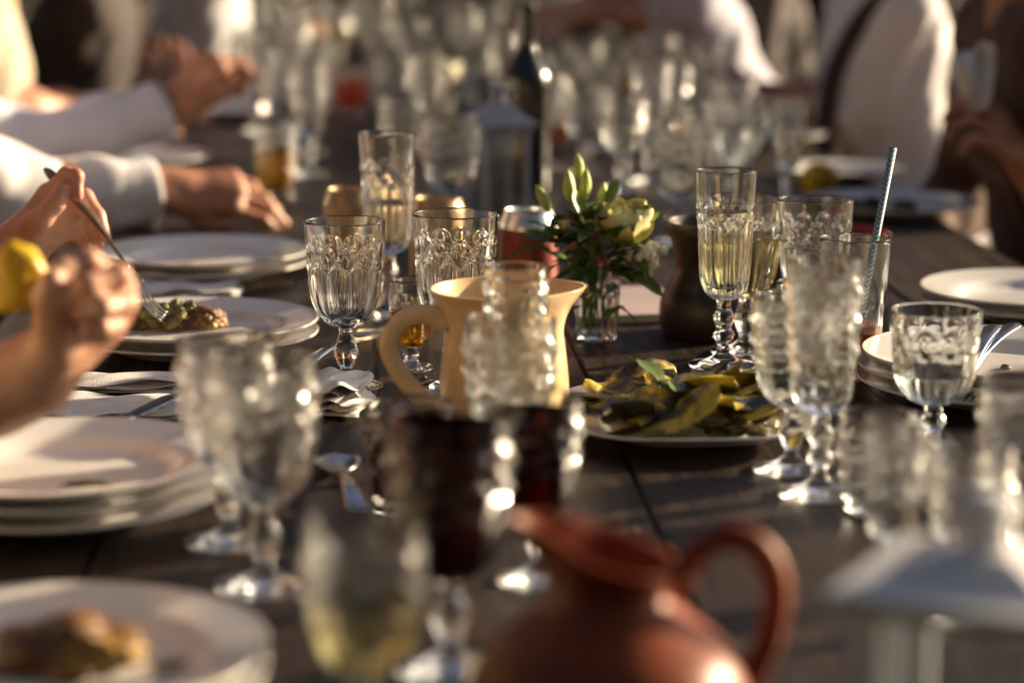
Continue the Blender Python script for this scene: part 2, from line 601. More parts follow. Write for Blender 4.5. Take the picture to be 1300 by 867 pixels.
def flute_mod(N, z0, z1, depth, arch, oval=None, poly=None):
    """Concave flutes from z0 up to z1 (rounded arches on top), optional ring of concave ovals above."""
    def mod(th, r, z, i, on=True):
        rr = np.full_like(th, r)
        if on:
            u = ((th * N / (2 * math.pi)) % 1.0) * 2 - 1
            top = z1 - arch * u * u
            m = np.clip((z - z0) / 0.006, 0, 1) * np.clip((top - z) / 0.0022, 0, 1)
            rr = rr - depth * (1 - u * u) * m + 0.0004 * m * (np.abs(u) > 0.86)
            if oval:
                zc, hz, d2 = oval
                u2 = ((th * N / (2 * math.pi) + 0.5) % 1.0) * 2 - 1
                e = 1 - (u2 / 0.80) ** 2 - ((z - zc) / hz) ** 2
                rr = rr - d2 * np.sqrt(np.clip(e, 0, 1))
            rr = np.maximum(rr, 0.3 * r)
        return rr * np.cos(th), rr * np.sin(th), np.full_like(th, z)
    return mod


def poly_mod(N, amt, rot=0.0):
    def mod(th, r, z, i):
        a = ((th + rot) % (2 * math.pi / N)) - math.pi / N
        k = np.cos(math.pi / N) / np.cos(a)
        rr = r * (1 - amt + amt * k * 1.04)
        return rr * np.cos(th), rr * np.sin(th), np.full_like(th, z)
    return mod


def dense(prof, step=0.0012):
    out = [prof[0]]
    for a, b in zip(prof[:-1], prof[1:]):
        L = math.hypot(b[0] - a[0], b[1] - a[1])
        n = max(1, int(L / step))
        for k in range(1, n + 1):
            out.append((a[0] + (b[0] - a[0]) * k / n, a[1] + (b[1] - a[1]) * k / n))
    return out


GL = {}


def make_glass(kind, cut=False):
    """cut: heavier relief, stepped rings of flat facets instead of hollow flutes."""
    if (kind, cut) in GL:
        return GL[kind, cut]
    G = {}
    DK = 0.6 if cut else 1.0
    if kind in ('goblet', 'short_goblet', 'big_goblet'):
        zb = {'goblet': 0.058, 'short_goblet': 0.044, 'big_goblet': 0.056}[kind]
        hb_ = 0.080 if kind == 'short_goblet' else 0.102
        H = zb + hb_
        out = smooth_profile([(0.0075, zb), (0.017, zb + 0.004 * hb_ / 0.102), (0.0275, zb + 0.015 * hb_ / 0.102), (0.0335, zb + 0.032 * hb_ / 0.102), (0.0358, zb + 0.055 * hb_ / 0.102), (0.0372, zb + 0.08 * hb_ / 0.102), (0.0385, zb + 0.102 * hb_ / 0.102)], 14)
        inn = smooth_profile([(0.0368, zb + 0.1021 * hb_ / 0.102), (0.0350, zb + 0.08 * hb_ / 0.102), (0.0330, zb + 0.056 * hb_ / 0.102), (0.0302, zb + 0.034 * hb_ / 0.102), (0.0242, zb + 0.018 * hb_ / 0.102), (0.013, zb + 0.0085 * hb_ / 0.102), (0.0004, zb + 0.0065 * hb_ / 0.102)], 9)
        fm = flute_mod(11, zb + 0.006, zb + 0.066 * hb_ / 0.102, 0.0023 * DK, 0.014, (zb + 0.072 * hb_ / 0.102, 0.011, 0.0016))
        G['inner'] = inn
        stem = [(0.0066, 0.0155), (0.0062, 0.02), (0.0085, zb * 0.42), (0.0118, zb * 0.62), (0.0088, zb * 0.78), (0.0066, zb * 0.92), (0.0075, zb)]
        if kind == 'short_goblet':
            stem = [(0.0066, 0.0155), (0.0062, 0.020), (0.0095, 0.027), (0.0105, 0.031), (0.0075, 0.0375), (0.0075, zb)]
        footr = 0.0345
    elif kind == 'flute':
        zb = 0.066
        H = 0.192
        out = smooth_profile([(0.0075, zb), (0.0145, zb + 0.003), (0.0215, zb + 0.011), (0.0248, zb + 0.026), (0.0268, zb + 0.06), (0.0285, zb + 0.095), (0.0300, H)], 14)
        inn = smooth_profile([(0.0284, H + 0.0001), (0.0262, zb + 0.095), (0.0235, zb + 0.06), (0.0205, zb + 0.03), (0.014, zb + 0.016), (0.0004, zb + 0.0125)], 9)
        fm = flute_mod(10, zb + 0.004, zb + 0.080, 0.0022 * DK, 0.012, (zb + 0.086, 0.010, 0.0012))
        G['inner'] = inn
        stem = [(0.0068, 0.0155), (0.0062, 0.022), (0.0105, 0.031), (0.0072, 0.039), (0.0105, 0.049), (0.0072, 0.058), (0.0075, zb)]
        footr = 0.034
    elif kind == 'cordial':
        zb = 0.024
        H = 0.090
        out = smooth_profile([(0.0065, zb), (0.013, zb + 0.003), (0.0205, zb + 0.012), (0.0222, zb + 0.03), (0.0215, H)], 14)
        inn = smooth_profile([(0.0200, H + 0.0001), (0.0200, zb + 0.03), (0.0175, zb + 0.014), (0.0095, zb + 0.0068), (0.0004, zb + 0.0055)], 9)
        fm = flute_mod(9, zb + 0.004, zb + 0.036, 0.0015 * DK, 0.008, (zb + 0.040, 0.007, 0.0012))
        G['inner'] = inn
        stem = [(0.0062, 0.0105), (0.0085, 0.0165), (0.0060, 0.0215), (0.0065, zb)]
        footr = 0.0225
    elif kind in ('tumbler', 'shot', 'highball', 'beaker'):
        r0, r1, H, tb, n, dz = {'tumbler': (0.029, 0.0365, 0.088, 0.012, 10, 0.0024), 'shot': (0.0165, 0.0205, 0.086, 0.014, 8, 0.0015),
                                'highball': (0.0255, 0.0345, 0.137, 0.010, 14, 0.0006), 'beaker': (0.0275, 0.034, 0.118, 0.011, 9, 0.0022)}[kind]
        zb = 0.0
        out = smooth_profile([(r0 - 0.003, 0.0), (r0, 0.0025), (r0 + 0.0004, 0.006), ((r0 + r1) / 2, H * 0.5), (r1, H)], 20)
        inn = smooth_profile([(r1 - 0.0015, H + 0.0001), ((r0 + r1) / 2 - 0.002, H * 0.5), (r0 - 0.003, tb + 0.008), (r0 - 0.008, tb + 0.001), (0.0004, tb)], 9)
        fm = flute_mod(n, 0.003, H * (0.58 if kind != 'highball' else 0.55), dz * DK, H * 0.10, None)
        G['inner'] = inn
        stem = None
    out = dense(out, 0.0013)
    rim_r, rim_z = out[-1]
    ir, iz = inn[0]
    lip = [(rim_r - 0.0002, rim_z + 0.0005), ((rim_r + ir) / 2, rim_z + 0.0009), (ir + 0.0002, rim_z + 0.0005)]
    full = out + lip + inn
    nout = len(out)

    za, zz_ = zb + 0.36 * (H - zb), H - 0.012
    NP = 9 if kind == 'cordial' else (10 if kind == 'flute' else 11)
    P = (zz_ - za) / max(2, round((zz_ - za) / 0.021))

    def mod(th, r, z, i):
        x, y, zz = fm(th, r, z, i, on=(i < nout or (cut and kind != 'highball')))
        if cut and kind != 'highball' and za < z < zz_:
            k = th * NP / (2 * math.pi)
            sec = np.floor(k)
            u = (k - sec) * 2 - 1
            ph = ((z - za) / P + sec * 0.618) % 1.0
            c_ = np.where(ph < 0.6, -np.cos(math.pi * ph / 0.6), np.cos(math.pi * (ph - 0.6) / 0.4))
            env = min(1.0, (z - za) / 0.004, (zz_ - z) / 0.004)
            dr = 0.0036 * (c_ + 1) * 0.5 * (1 - u ** 10) * env * (1.0 if i < nout else 0.85)
            q = (r + dr) / r
            x, y = x * q, y * q
        return x, y, zz
    G['H'] = H
    if stem:
        G['bowl'] = lathe('bowl', full, SEG, mod, caps=(False, True))
        sp = dense(smooth_profile(stem, 8), 0.0015)
        pm = poly_mod(8, 0.75)
        n_s = len(sp)

        def smod(th, r, z, i):
            w = min(1.0, i / 4, (n_s - 1 - i) / 4)
            x, y, zz = pm(th, r, z, i)
            return x * w + r * np.cos(th) * (1 - w), y * w + r * np.sin(th) * (1 - w), zz
        G['stem'] = lathe('stem', sp, SEG, smod, caps=(False, False))
        z1 = stem[0][1]
        k = footr / 0.0345
        fp = smooth_profile([(footr - 0.004, 0.0), (footr - 0.001, 0.0006), (footr, 0.0022), (footr - 0.0012, 0.0037), (footr * 0.72, 0.0055), (footr * 0.42, z1 * 0.55), (stem[0][0] + 0.0012, z1 * 0.85), stem[0]], 6)
        G['foot'] = lathe('foot', fp, SEG, None, caps=(True, False))
    else:
        G['cup'] = lathe('cup', full, SEG, mod, caps=(True, True))
    for k_ in ('bowl', 'stem', 'foot', 'cup'):
        if k_ in G:
            me_ = G[k_]
            if k_ in ('bowl', 'cup') and cut:
                me_.materials.append(MATS['glass'])
                me_.materials.append(MATS['worn_glass'])
                for p_ in me_.polygons:
                    if za - 0.001 < p_.center.z < zz_ + 0.001:
                        p_.material_index = 1
            else:
                me_.materials.append(MATS['worn_glass' if cut else 'glass'])
    G['liq'] = {}
    GL[kind, cut] = G
    return G


def liquid(kind, frac, m, cut=False):
    G = make_glass(kind, cut)
    key = (round(frac, 2), m)
    if key not in G['liq']:
        inn = [(r + 0.0003, z - 0.0002) for r, z in G['inner']]
        zt, zl = inn[0][1], inn[-1][1]
        lev = zl + (zt - zl) * frac
        pr = [p for p in reversed(inn) if p[1] < lev]
        # radius at level
        up = [p for p in inn if p[1] >= lev][-1]
        lo = [p for p in inn if p[1] < lev][0]
        t = (lev - lo[1]) / max(up[1] - lo[1], 1e-6)
        rl = lo[0] + (up[0] - lo[0]) * t
        pr = pr + [(rl, lev + 0.0008), (rl - 0.0012, lev), (rl * 0.6, lev - 0.0001)]
        me = lathe('liquid', pr, 64, None, caps=(True, True))
        me.materials.append(MATS[m])
        G['liq'][key] = me
    return G['liq'][key]


WORD = {'goblet': 'faceted_goblet', 'short_goblet': 'faceted_goblet', 'big_goblet': 'faceted_goblet', 'flute': 'faceted_flute', 'cordial': 'cordial_glass',
        'tumbler': 'faceted_tumbler', 'shot': 'tall_shot_glass', 'highball': 'highball_glass', 'beaker': 'faceted_tumbler'}


def put_glass(kind, pos, label, liq=None, frac=0.5, scale=1.0, group=None, rotz=None, cat='glass', cut=False):
    G = make_glass(kind, cut)
    t = thing(WORD[kind], label, cat, (pos[0], pos[1], TABLE + 0.0006), random.uniform(0, 6.28) if rotz is None else rotz, group, scale)
    for k in ('bowl', 'stem', 'foot', 'cup'):
        if k in G:
            obj(k, G[k], None, t)
    if liq:
        nm = {'red_wine': 'red_wine', 'white_wine': 'white_wine', 'pale_wine': 'white_wine', 'amber': 'amber_drink', 'red_juice': 'red_drink', 'orange_juice': 'orange_drink', 'water': 'water'}[liq]
        obj(nm, liquid(kind, frac, liq, cut), None, t)
    return t


NEAR = [
    ('goblet', 440, 493, 'clear cut-glass goblet standing behind the folded napkin, beside the spoon', None, 0, 1.0),
    ('big_goblet', 579, 494, 'wide clear cut-glass goblet standing just behind the cream pitcher', None, 0, 1.06),
    ('flute', 494, 402, 'tall flute of pale wine standing in front of the gold can', 'pale_wine', 0.36, 1.06),
    ('cordial', 522, 470, 'small footed glass of amber drink seen through the pitcher handle', 'amber', 0.48, 1.0),
    ('flute', 655, 590, 'smooth-rimmed clear flute standing right in front of the cream pitcher', None, 0, 0.86),
    ('goblet', 648, 646, 'clear cut-glass goblet with sparkling facets in front of the cream pitcher', None, 0, 0.92),
    ('tumbler', 520, 650, 'short cut tumbler with dark wine between the napkin and the pitcher', 'red_wine', 0.8, 0.95),
    ('goblet', 682, 738, 'red wine goblet right behind the terracotta jug', 'red_wine', 0.86, 0.80),
    ('goblet', 572, 852, 'red wine goblet standing between the white wine and the terracotta jug', 'red_wine', 0.93, 0.98),
    ('goblet', 465, 972, 'goblet half full of white wine beside the plate with the fritter', 'white_wine', 0.46, 0.84),
    ('goblet', 337, 747, 'empty cut goblet beside the stacked plates, standing on the bare planks', None, 0, 0.99),
    ('goblet', 292, 690, 'empty cut goblet tucked close behind another next to the stacked plates', None, 0, 0.94),
    ('flute', 918, 466, 'tall flute of pale wine behind the platter of courgettes', 'pale_wine', 0.66, 1.02),
    ('goblet', 945, 449, 'goblet of white wine hidden behind the tall pale flute', 'white_wine', 0.6, 0.99),
    ('goblet', 1031, 452, 'clear goblet behind the highball glass with the striped straw', 'water', 0.5, 1.0),
    ('highball', 1081, 480, 'tall smooth glass with a red drink and a striped paper straw', 'orange_juice', 0.34, 1.0),
    ('shot', 982, 486, 'narrow clear shot glass at the corner of the courgette platter', None, 0, 1.0),
    ('shot', 1012, 476, 'narrow clear shot glass between the platter and the highball', 'water', 0.5, 1.07),
    ('flute', 1040, 629, 'tall empty flute in front of the glass with the straw', None, 0, 0.97),
    ('goblet', 1004, 598, 'clear goblet right behind the tall empty flute', None, 0, 0.90),
    ('short_goblet', 1183, 580, 'low clear goblet with thumbprint cuts before the plate with the cutlery', 'water', 0.3, 1.0),
    ('tumbler', 1112, 650, 'short heavy-based tumbler beside the tall empty flute', None, 0, 0.86),
    ('goblet', 1226, 790, 'clear goblet right behind the white lantern roof', None, 0, 0.74),
    ('goblet', 1296, 728, 'clear goblet standing behind the white lantern, near the stacked plates', 'water', 0.4, 0.86),
    ('flute', 1130, 770, 'clear flute between the heavy tumbler and the white lantern', None, 0, 0.66),
    ('goblet', 572, 306, 'large clear goblet standing between the gold can and the grey lantern', 'water', 0.4, 1.05),
    ('goblet', 858, 310, 'clear goblet with a little wine behind the flower glass', 'pale_wine', 0.4, 1.0),
    ('flute', 998, 263, 'flute of pale wine standing beside the lemon', 'pale_wine', 0.6, 0.84),
    ('tumbler', 447, 146, 'tumbler filled with bright red drink down the table', 'red_juice', 0.72, 1.15),
    ('highball', 707, 186, 'glass of orange drink beside the dark wine bottle', 'orange_juice', 0.5, 0.85),
    ('beaker', 352, 250, 'tumbler of amber drink behind the resting hand', 'amber', 0.6, 0.95),
]
for k, px, py, lab, lq, fr, sc in NEAR:
    put_glass(k, on_table(px, py), lab, lq, fr, sc, cut=not (385 < py < 500 or py == 580))
FAR = [
    ('goblet', 936, 262, 'water'), ('beaker', 898, 246, None), ('goblet', 790, 243, 'pale_wine'), ('goblet', 742, 222, None), ('flute', 826, 232, None),
    ('goblet', 512, 252, 'pale_wine'), ('flute', 392, 224, None), ('goblet', 398, 196, None), ('goblet', 760, 190, 'pale_wine'),
    ('flute', 806, 178, 'amber'), ('goblet', 848, 196, None), ('beaker', 880, 214, 'amber'), ('goblet', 330, 168, None), ('flute', 372, 152, 'pale_wine'),
    ('goblet', 500, 176, None), ('flute', 545, 196, 'pale_wine'), ('goblet', 398, 142, None), ('flute', 480, 122, None), ('goblet', 740, 150, 'pale_wine'),
    ('goblet', 790, 140, None), ('goblet', 835, 140, 'amber'), ('beaker', 770, 116, None), ('goblet', 320, 118, None), ('flute', 380, 104, 'pale_wine'),
    ('goblet', 520, 104, None), ('goblet', 600, 140, 'pale_wine'), ('goblet', 690, 110, None), ('goblet', 620, 84, None),
    ('goblet', 430, 88, 'white_wine'), ('flute', 340, 84, None), ('goblet', 560, 66, None), ('goblet', 480, 62, 'pale_wine'), ('flute', 660, 62, None),
    ('goblet', 400, 54, None), ('flute', 520, 46, None), ('goblet', 600, 44, 'amber'), ('goblet', 720, 50, None), ('flute', 450, 34, None), ('goblet', 350, 60, None),
    ('goblet', 690, 214, None), ('flute', 640, 160, None), ('goblet', 716, 168, None), ('goblet', 870, 168, 'pale_wine'), ('flute', 900, 186, None), ('goblet', 930, 210, None),
    ('flute', 590, 118, None), ('goblet', 868, 130, 'pale_wine'), ('goblet', 360, 196, None), ('goblet', 540, 140, None), ('goblet', 640, 108, None),
]
for k, px, py, lq in FAR:
    nm = {'goblet': 'goblet', 'flute': 'flute', 'beaker': 'tumbler'}[k]
    lab = {None: 'empty cut-glass %s in the blurred crowd of glasses down the table', 'water': 'cut-glass %s of water among the glasses down the table', 'pale_wine': 'cut-glass %s of pale wine in the blurred crowd down the table',
           'white_wine': 'cut-glass %s of yellow wine in the blurred crowd down the table', 'amber': 'cut-glass %s of amber drink in the blurred crowd down the table'}[lq] % nm
    put_glass(k, on_table(px, py), lab, lq, random.choice((0.4, 0.5, 0.6)), random.choice((0.95, 1.0, 1.04)), 'glasses down the far table: %s %s' % (lq or 'empty', nm), cut=True)

# ------------------------------------------------------------------ plates
PLATE_R = 0.13


def plate_mesh(rx=0.13, ry=0.13, p=2.0):
    pr = smooth_profile([(0.0004, 0.0035), (0.060, 0.0035), (0.078, 0.004), (0.086, 0.0075), (0.094, 0.0125), (0.112, 0.0165), (0.1265, 0.0195), (0.1300, 0.0205), (0.1305, 0.0190), (0.1280, 0.0170), (0.112, 0.0128), (0.095, 0.0085), (0.080, 0.0022), (0.072, 0.0), (0.068, 0.0), (0.066, 0.0016), (0.0004, 0.0016)], 4)

    def mod(th, r, z, i):
        c, s = np.cos(th), np.sin(th)
        k = (np.abs(c) ** p + np.abs(s) ** p) ** (-1 / p)
        return r / 0.13 * rx * k * c, r / 0.13 * ry * k * s, np.full_like(th, z)
    me = lathe('plate', pr, 72, mod, caps=(False, False))
    me.materials.append(MATS['porcelain'])
    return me


PM = plate_mesh()


def put_plate(px, py, rimz, label, n=1, labels=None, r=1.0):
    """rim centre seen at (px, py) with the top rim rimz above the table; n plates in the pile."""
    p = tp(px, py, rimz)
    z0 = rimz - 0.0205 * r - 0.0125 * (n - 1)
    tops = []
    for k in range(n):
        o = obj('plate', PM, None, None, (p.x + (0.004 * ((k * 7) % 3 - 1) if k else 0), p.y + (0.003 * ((k * 5) % 3 - 1) if k else 0), TABLE + 0.0006 + z0 + 0.0125 * k), (0, 0, k * 1.3), (r, r, r))
        tag(o, labels[k] if labels else label, 'plate')
        tops.append(o)
    return Vector((p.x, p.y, TABLE + z0 + 0.0125 * (n - 1) + 0.0036))


cA = put_plate(56, 820, 0.0330, '', 2, ['bottom white plate of the pair under the fritter', 'white plate holding the brown and yellow fritter'])
cB = put_plate(72, 576, 0.0455, '', 3, ['lowest of three stacked white plates under the hand with yellow fruit', 'middle of three stacked white plates under the hand with yellow fruit', 'top of three stacked empty white plates under the hand with yellow fruit'])
cC = put_plate(243, 404, 0.0330, '', 2, ['lower white plate of the pair beneath the fork', 'white plate with oily grilled food being speared by the fork'])
cD = put_plate(258, 317, 0.0330, '', 2, ['lower white plate of the pair behind the fork', 'empty white plate in front of the white cuffed hand'])
cE = put_plate(1268, 444, 0.0455, '', 3, ['lowest of three white plates stacked behind the low goblet', 'middle of three white plates stacked behind the low goblet', 'top white plate of three with crumbs and resting cutlery'])
cF = put_plate(1320, 364, 0.0330, '', 2, ['lower plate of the pair in the shade before the diner in dark clothes', 'upper plate of the pair in the shade before the diner in dark clothes'])
cH = put_plate(1130, 254, 0.0205, '', 1, ['white plate with dark leftovers behind the straw'])
cI = put_plate(1068, 212, 0.0205, '', 1, ['white plate behind the lemon before the white-shirted diner'], 0.8)
cJ = put_plate(170, 196, 0.0205, '', 1, ['white plate between the two cuffed arms'])
put_plate(330, 135, 0.0205, '', 1, ['white plate beyond the raised fist'])
put_plate(960, 168, 0.0205, '', 1, ['white plate beside the bare forearm of the white-shirted diner'])
# the platter of courgettes
plat = plate_mesh(0.114, 0.122, 3.2)
pc = tp(876, 518, 0.0205)
tag(obj('platter', plat, None, None, (pc.x, pc.y, TABLE + 0.0006)), 'square white serving platter under the grilled courgettes', 'platter')


# ------------------------------------------------------------------ food
def lump(name, sx, sy, sz, seed, amp=0.25, sub=4):
    bm = bmesh.new()
    bmesh.ops.create_icosphere(bm, subdivisions=sub, radius=1)
    r = np.random.default_rng(seed)
    ph = r.uniform(0, 6.28, (6, 3))
    fr = r.uniform(1.2, 6.5, (6, 3))
    for v in bm.verts:
        c = v.co
        n = sum(math.sin(fr[i][0] * c.x + ph[i][0]) * math.sin(fr[i][1] * c.y + ph[i][1]) * math.sin(fr[i][2] * c.z + ph[i][2]) for i in range(6)) / 2.4
        n += 0.30 * math.sin(11 * c.x + ph[0][0]) * math.sin(12 * c.y + ph[1][0]) * math.sin(10 * c.z + ph[2][0]) + 0.16 * math.sin(23 * c.x + ph[3][0]) * math.sin(21 * c.y + ph[4][0])
        k = 1 + amp * n
        z = c.z * k
        if z < -0.3:
            z = -0.3 + (z + 0.3) * 0.08
        v.co = Vector((c.x * k * sx, c.y * k * sy, (z + 0.36) * sz))
    me = bpy.data.meshes.new(name)
    bm.to_mesh(me)
    bm.free()
    me.polygons.foreach_set('use_smooth', np.ones(len(me.polygons), dtype=bool))
    return me


p = on_table(75, 838)
fp_ = tp(78, 838, 0.02)
tag(obj('fritter', lump('fritter', 0.044, 0.032, 0.022, 3, 0.26, 5), 'fritter', None, (fp_.x, fp_.y, cA.z + 0.0005)), 'brown and yellow fritter lying on the white plate', 'food')
gp = tp(216, 413, 0.02)
t = thing('grilled_aubergine', 'glistening oily grilled food on the plate below the fork', 'food', (gp.x, gp.y, cC.z))
for k, (dx, dy, rz, s, sd, z) in enumerate([(-0.030, 0.012, 0.2, 1.0, 5, 0.002), (0.004, 0.0, -0.3, 1.1, 6, 0.001), (0.036, -0.006, 0.5, 0.9, 8, 0.001), (-0.012, -0.004, 0.9, 0.8, 9, 0.010), (0.016, 0.006, -0.5, 0.7, 12, 0.011)]):
    obj('piece', lump('piece', 0.026 * s, 0.018 * s, 0.0165 * s, sd, 0.42, 5), 'oily_food' if k != 2 else 'fritter', t, (dx, dy, z), (0, 0.15 * (k - 2), rz))


def slice_mesh(L, w, th, bend, seed):
    r = np.random.default_rng(seed)
    nu, nv = 15, 9
    V, F = [], []
    for side in (1, -1):
        for i in range(nu):
            u = i / (nu - 1) * 2 - 1
            half = w * (max(0.0, 1 - abs(u) ** 2.6) ** 0.62) * (0.92 + 0.10 * math.sin(3 * u + seed))
            for j in range(nv):
                v = j / (nv - 1) * 2 - 1
                x = L * u
                y = half * v + 0.004 * math.sin(2.5 * u + seed) + 0.0016 * math.sin(9 * u + 2 * seed) * v
                edge = max(0.0, 1 - max(abs(u), abs(v)) ** 14)
                z = bend * (u * u) * L * 1.5 + 0.10 * bend * L * math.sin(4.3 * u + seed * 1.7) + 0.004 * v * math.sin(2 * u + seed) + side * th * 0.5 * edge
                V.append((x, y, z))
    N = nu * nv
    for i in range(nu - 1):
        for j in range(nv - 1):
            a = i * nv + j
            F.append([a, a + nv, a + nv + 1, a + 1])
            F.append([N + a, N + a + 1, N + a + nv + 1, N + a + nv])
    return mesh('slice', V, F)


t = thing('grilled_courgettes', 'heap of grilled yellow and charred green courgette slices on the platter', 'food', (pc.x, pc.y, TABLE + 0.0045))
sm = [slice_mesh(0.030 + 0.002 * k, 0.0195, 0.0042, 0.06 * (1 if k % 2 else -0.8) + 0.012 * k, k + 1) for k in range(6)]
sc_ = [slice_mesh(0.026, 0.018, 0.0045, 0.10 - 0.05 * k, k + 11) for k in range(4)]
for k in range(54):
    a = random.uniform(0, 6.28)
    rr = math.sqrt(random.random())
    x, y = 0.092 * rr * math.cos(a), 0.086 * rr * math.sin(a)
    hgt = 0.034 * (1 - rr ** 2.2)
    z = 0.008 + 0.012 * rr ** 2 + hgt * random.uniform(0.25, 1.0)
    ch = random.random() < 0.52
    me_ = random.choice(sc_ if ch else sm)
    tilt = 0.30 + 0.15 * rr
    obj('slice', me_, 'charred' if ch else 'courgette', t, (x, y, z), (random.uniform(-tilt, tilt), random.uniform(-tilt, tilt), random.uniform(0, 6.28)), random.uniform(0.95, 1.4))


def leaf_mesh(L, w, fold=0.25, droop=0.3, name='leaf'):
    nu, nv = 9, 5
    V, F = [], []
    for i in range(nu):
        u = i / (nu - 1)
        half = w * math.sin(math.pi * min(1, u * 0.97 + 0.03)) ** 0.8
        for j in range(nv):
            v = j / (nv - 1) * 2 - 1
            V.append((L * u, half * v, -droop * L * u * u + fold * half * abs(v) + 0.03 * L * math.sin(9 * u) * v))
    n = len(V)
    V += [(x, y, z - 0.0006) for x, y, z in V]
    for i in range(nu - 1):
        for j in range(nv - 1):
            a = i * nv + j
            F.append([a, a + nv, a + nv + 1, a + 1])
            F.append([n + a, n + a + 1, n + a + nv + 1, n + a + nv])
    return mesh(name, V, F)


bl = leaf_mesh(0.045, 0.013, 0.35, 0.25)
for (px, py, z, rx, ry, rz, s) in [(842, 500, 0.040, 0.3, -0.75, 2.2, 1.0), (858, 508, 0.036, -0.5, -0.5, -1.6, 0.95), (835, 505, 0.034, 0.2, -0.2, 0.5, 0.7)]:
    q = tp(px, py, z)
    obj('basil_leaf', bl, 'leaf', t, (q.x - pc.x, q.y - pc.y, z), (rx, ry, rz), s)

# lemon by the far right plates, red chilli, leftovers
q = tp(1040, 232, 0.02)
lm = lathe('lemon', smooth_profile([(0.0006, -0.036), (0.006, -0.033), (0.018, -0.024), (0.0255, -0.008), (0.0255, 0.008), (0.018, 0.024), (0.007, 0.033), (0.0006, 0.037)], 5), 28, None, (True, True))
tag(obj('lemon', lm, 'lemon', None, (q.x, q.y, TABLE + 0.0256), (0.1, R(86), 0.5)), 'whole yellow lemon lying beside the pale flute', 'lemon')
q = tp(1098, 292, 0.01)
tag(obj('chilli_pepper', tube(curve_pts([(-0.03, 0, 0.004), (-0.01, 0.004, 0.006), (0.012, 0.002, 0.005), (0.034, -0.008, 0.002)]), [0.003 + 0.004 * math.sin(math.pi * min(1, 0.12 + 0.88 * i / 24)) ** 0.7 for i in range(25)], 10), 'red_pepper', None, (q.x, q.y, TABLE + 0.003), (0, 0, -0.5)), 'small red chilli lying behind the striped straw', 'chilli')
for k, (dx, dy) in enumerate([(-0.05, 0.0), (-0.02, 0.03), (0.02, -0.01)]):
    tag(obj('leftover_food', lump('leftover', 0.022, 0.016, 0.014, 30 + k, 0.3, 3), 'charred', None, (cH.x + dx, cH.y + dy, cH.z), (0, 0, k)), 'dark leftover morsel on the plate behind the straw', 'food', 'leftovers on the shaded plate')
for k in range(9):
    a = random.uniform(0, 6.28)
    tag(obj('crumb', lump('crumb', 0.006, 0.005, 0.004, 40 + k, 0.3, 2), 'fritter', None, (cE.x - 0.03 + 0.05 * math.cos(a), cE.y - 0.03 + 0.03 * math.sin(a), cE.z), (0, 0, a)), 'golden crumb on the plate with the cutlery', 'crumb', 'crumbs on the plate with cutlery')


# sauce left on plates, crumbs on the planks
for k, (c_, dx, dy, lab) in enumerate([(cB, 0.03, -0.03, 'three stacked empty plates'), (cD, -0.02, -0.02, 'plate before the white cuff'), (cC, 0.07, -0.03, 'plate under the fork'), (cF, -0.05, -0.02, 'shaded pair of plates'), (cA, 0.075, 0.01, 'fritter plate')]):
    tag(obj('sauce_smear', lump('sauce_smear', 0.020, 0.008, 0.0022, 60 + k, 0.45, 4), 'oily_food', None, (c_.x + dx, c_.y + dy, c_.z - 0.0002), (0, 0, k * 0.9)), 'thin oily sauce smear left on the %s' % lab, 'sauce')
CRM = [lump('crumb', 0.0032, 0.0026, 0.0024, 70 + k, 0.35, 2) for k in range(3)]
for k in range(40):
    q = tp(random.choice([random.uniform(420, 560), random.uniform(740, 1100), random.uniform(300, 480)]), random.uniform(480, 700))
    tag(obj('crumb', CRM[k % 3], 'fritter', None, (q.x, q.y, TABLE + 0.0002), (0, 0, random.uniform(0, 6)), random.uniform(0.5, 1.1)), 'tiny golden crumb lying on the dark planks', 'crumb', 'crumbs on the planks')


# ------------------------------------------------------------------ cutlery
def strip(pts, widths, th=0.0018, name='strip', cup=0.0, nv=7, up=(0, 0, 1)):
    """a flat bar along pts (in its local XZ plane), width along Y, optionally cupped."""
    V, F = [], []
    n = len(pts)
    for s in (1, -1):
        for i in range(n):
            x, y, z = pts[i]
            cc = cup[i] if isinstance(cup, (list, tuple)) else cup
            for j in range(nv):
                v = j / (nv - 1) * 2 - 1
                e = 1 - abs(v) ** 4 * 0.7
                V.append((x, y + widths[i] * v, z + cc * v * v + s * th * 0.5 * e))
    N = n * nv
    for i in range(n - 1):
        for j in range(nv - 1):
            a = i * nv + j
            F.append([a, a + nv, a + nv + 1, a + 1])
            F.append([N + a, N + a + 1, N + a + nv + 1, N + a + nv])
        for j, rev in ((0, False), (nv - 1, True)):
            a = i * nv + j
            f = [a, N + a, N + a + nv, a + nv]
            F.append(f[::-1] if rev else f)
    for i in (0, n - 1):
        for j in range(nv - 1):
            a = i * nv + j
            f = [a, a + 1, N + a + 1, N + a]
            F.append(f if i == 0 else f[::-1])
    return mesh(name, V, F)


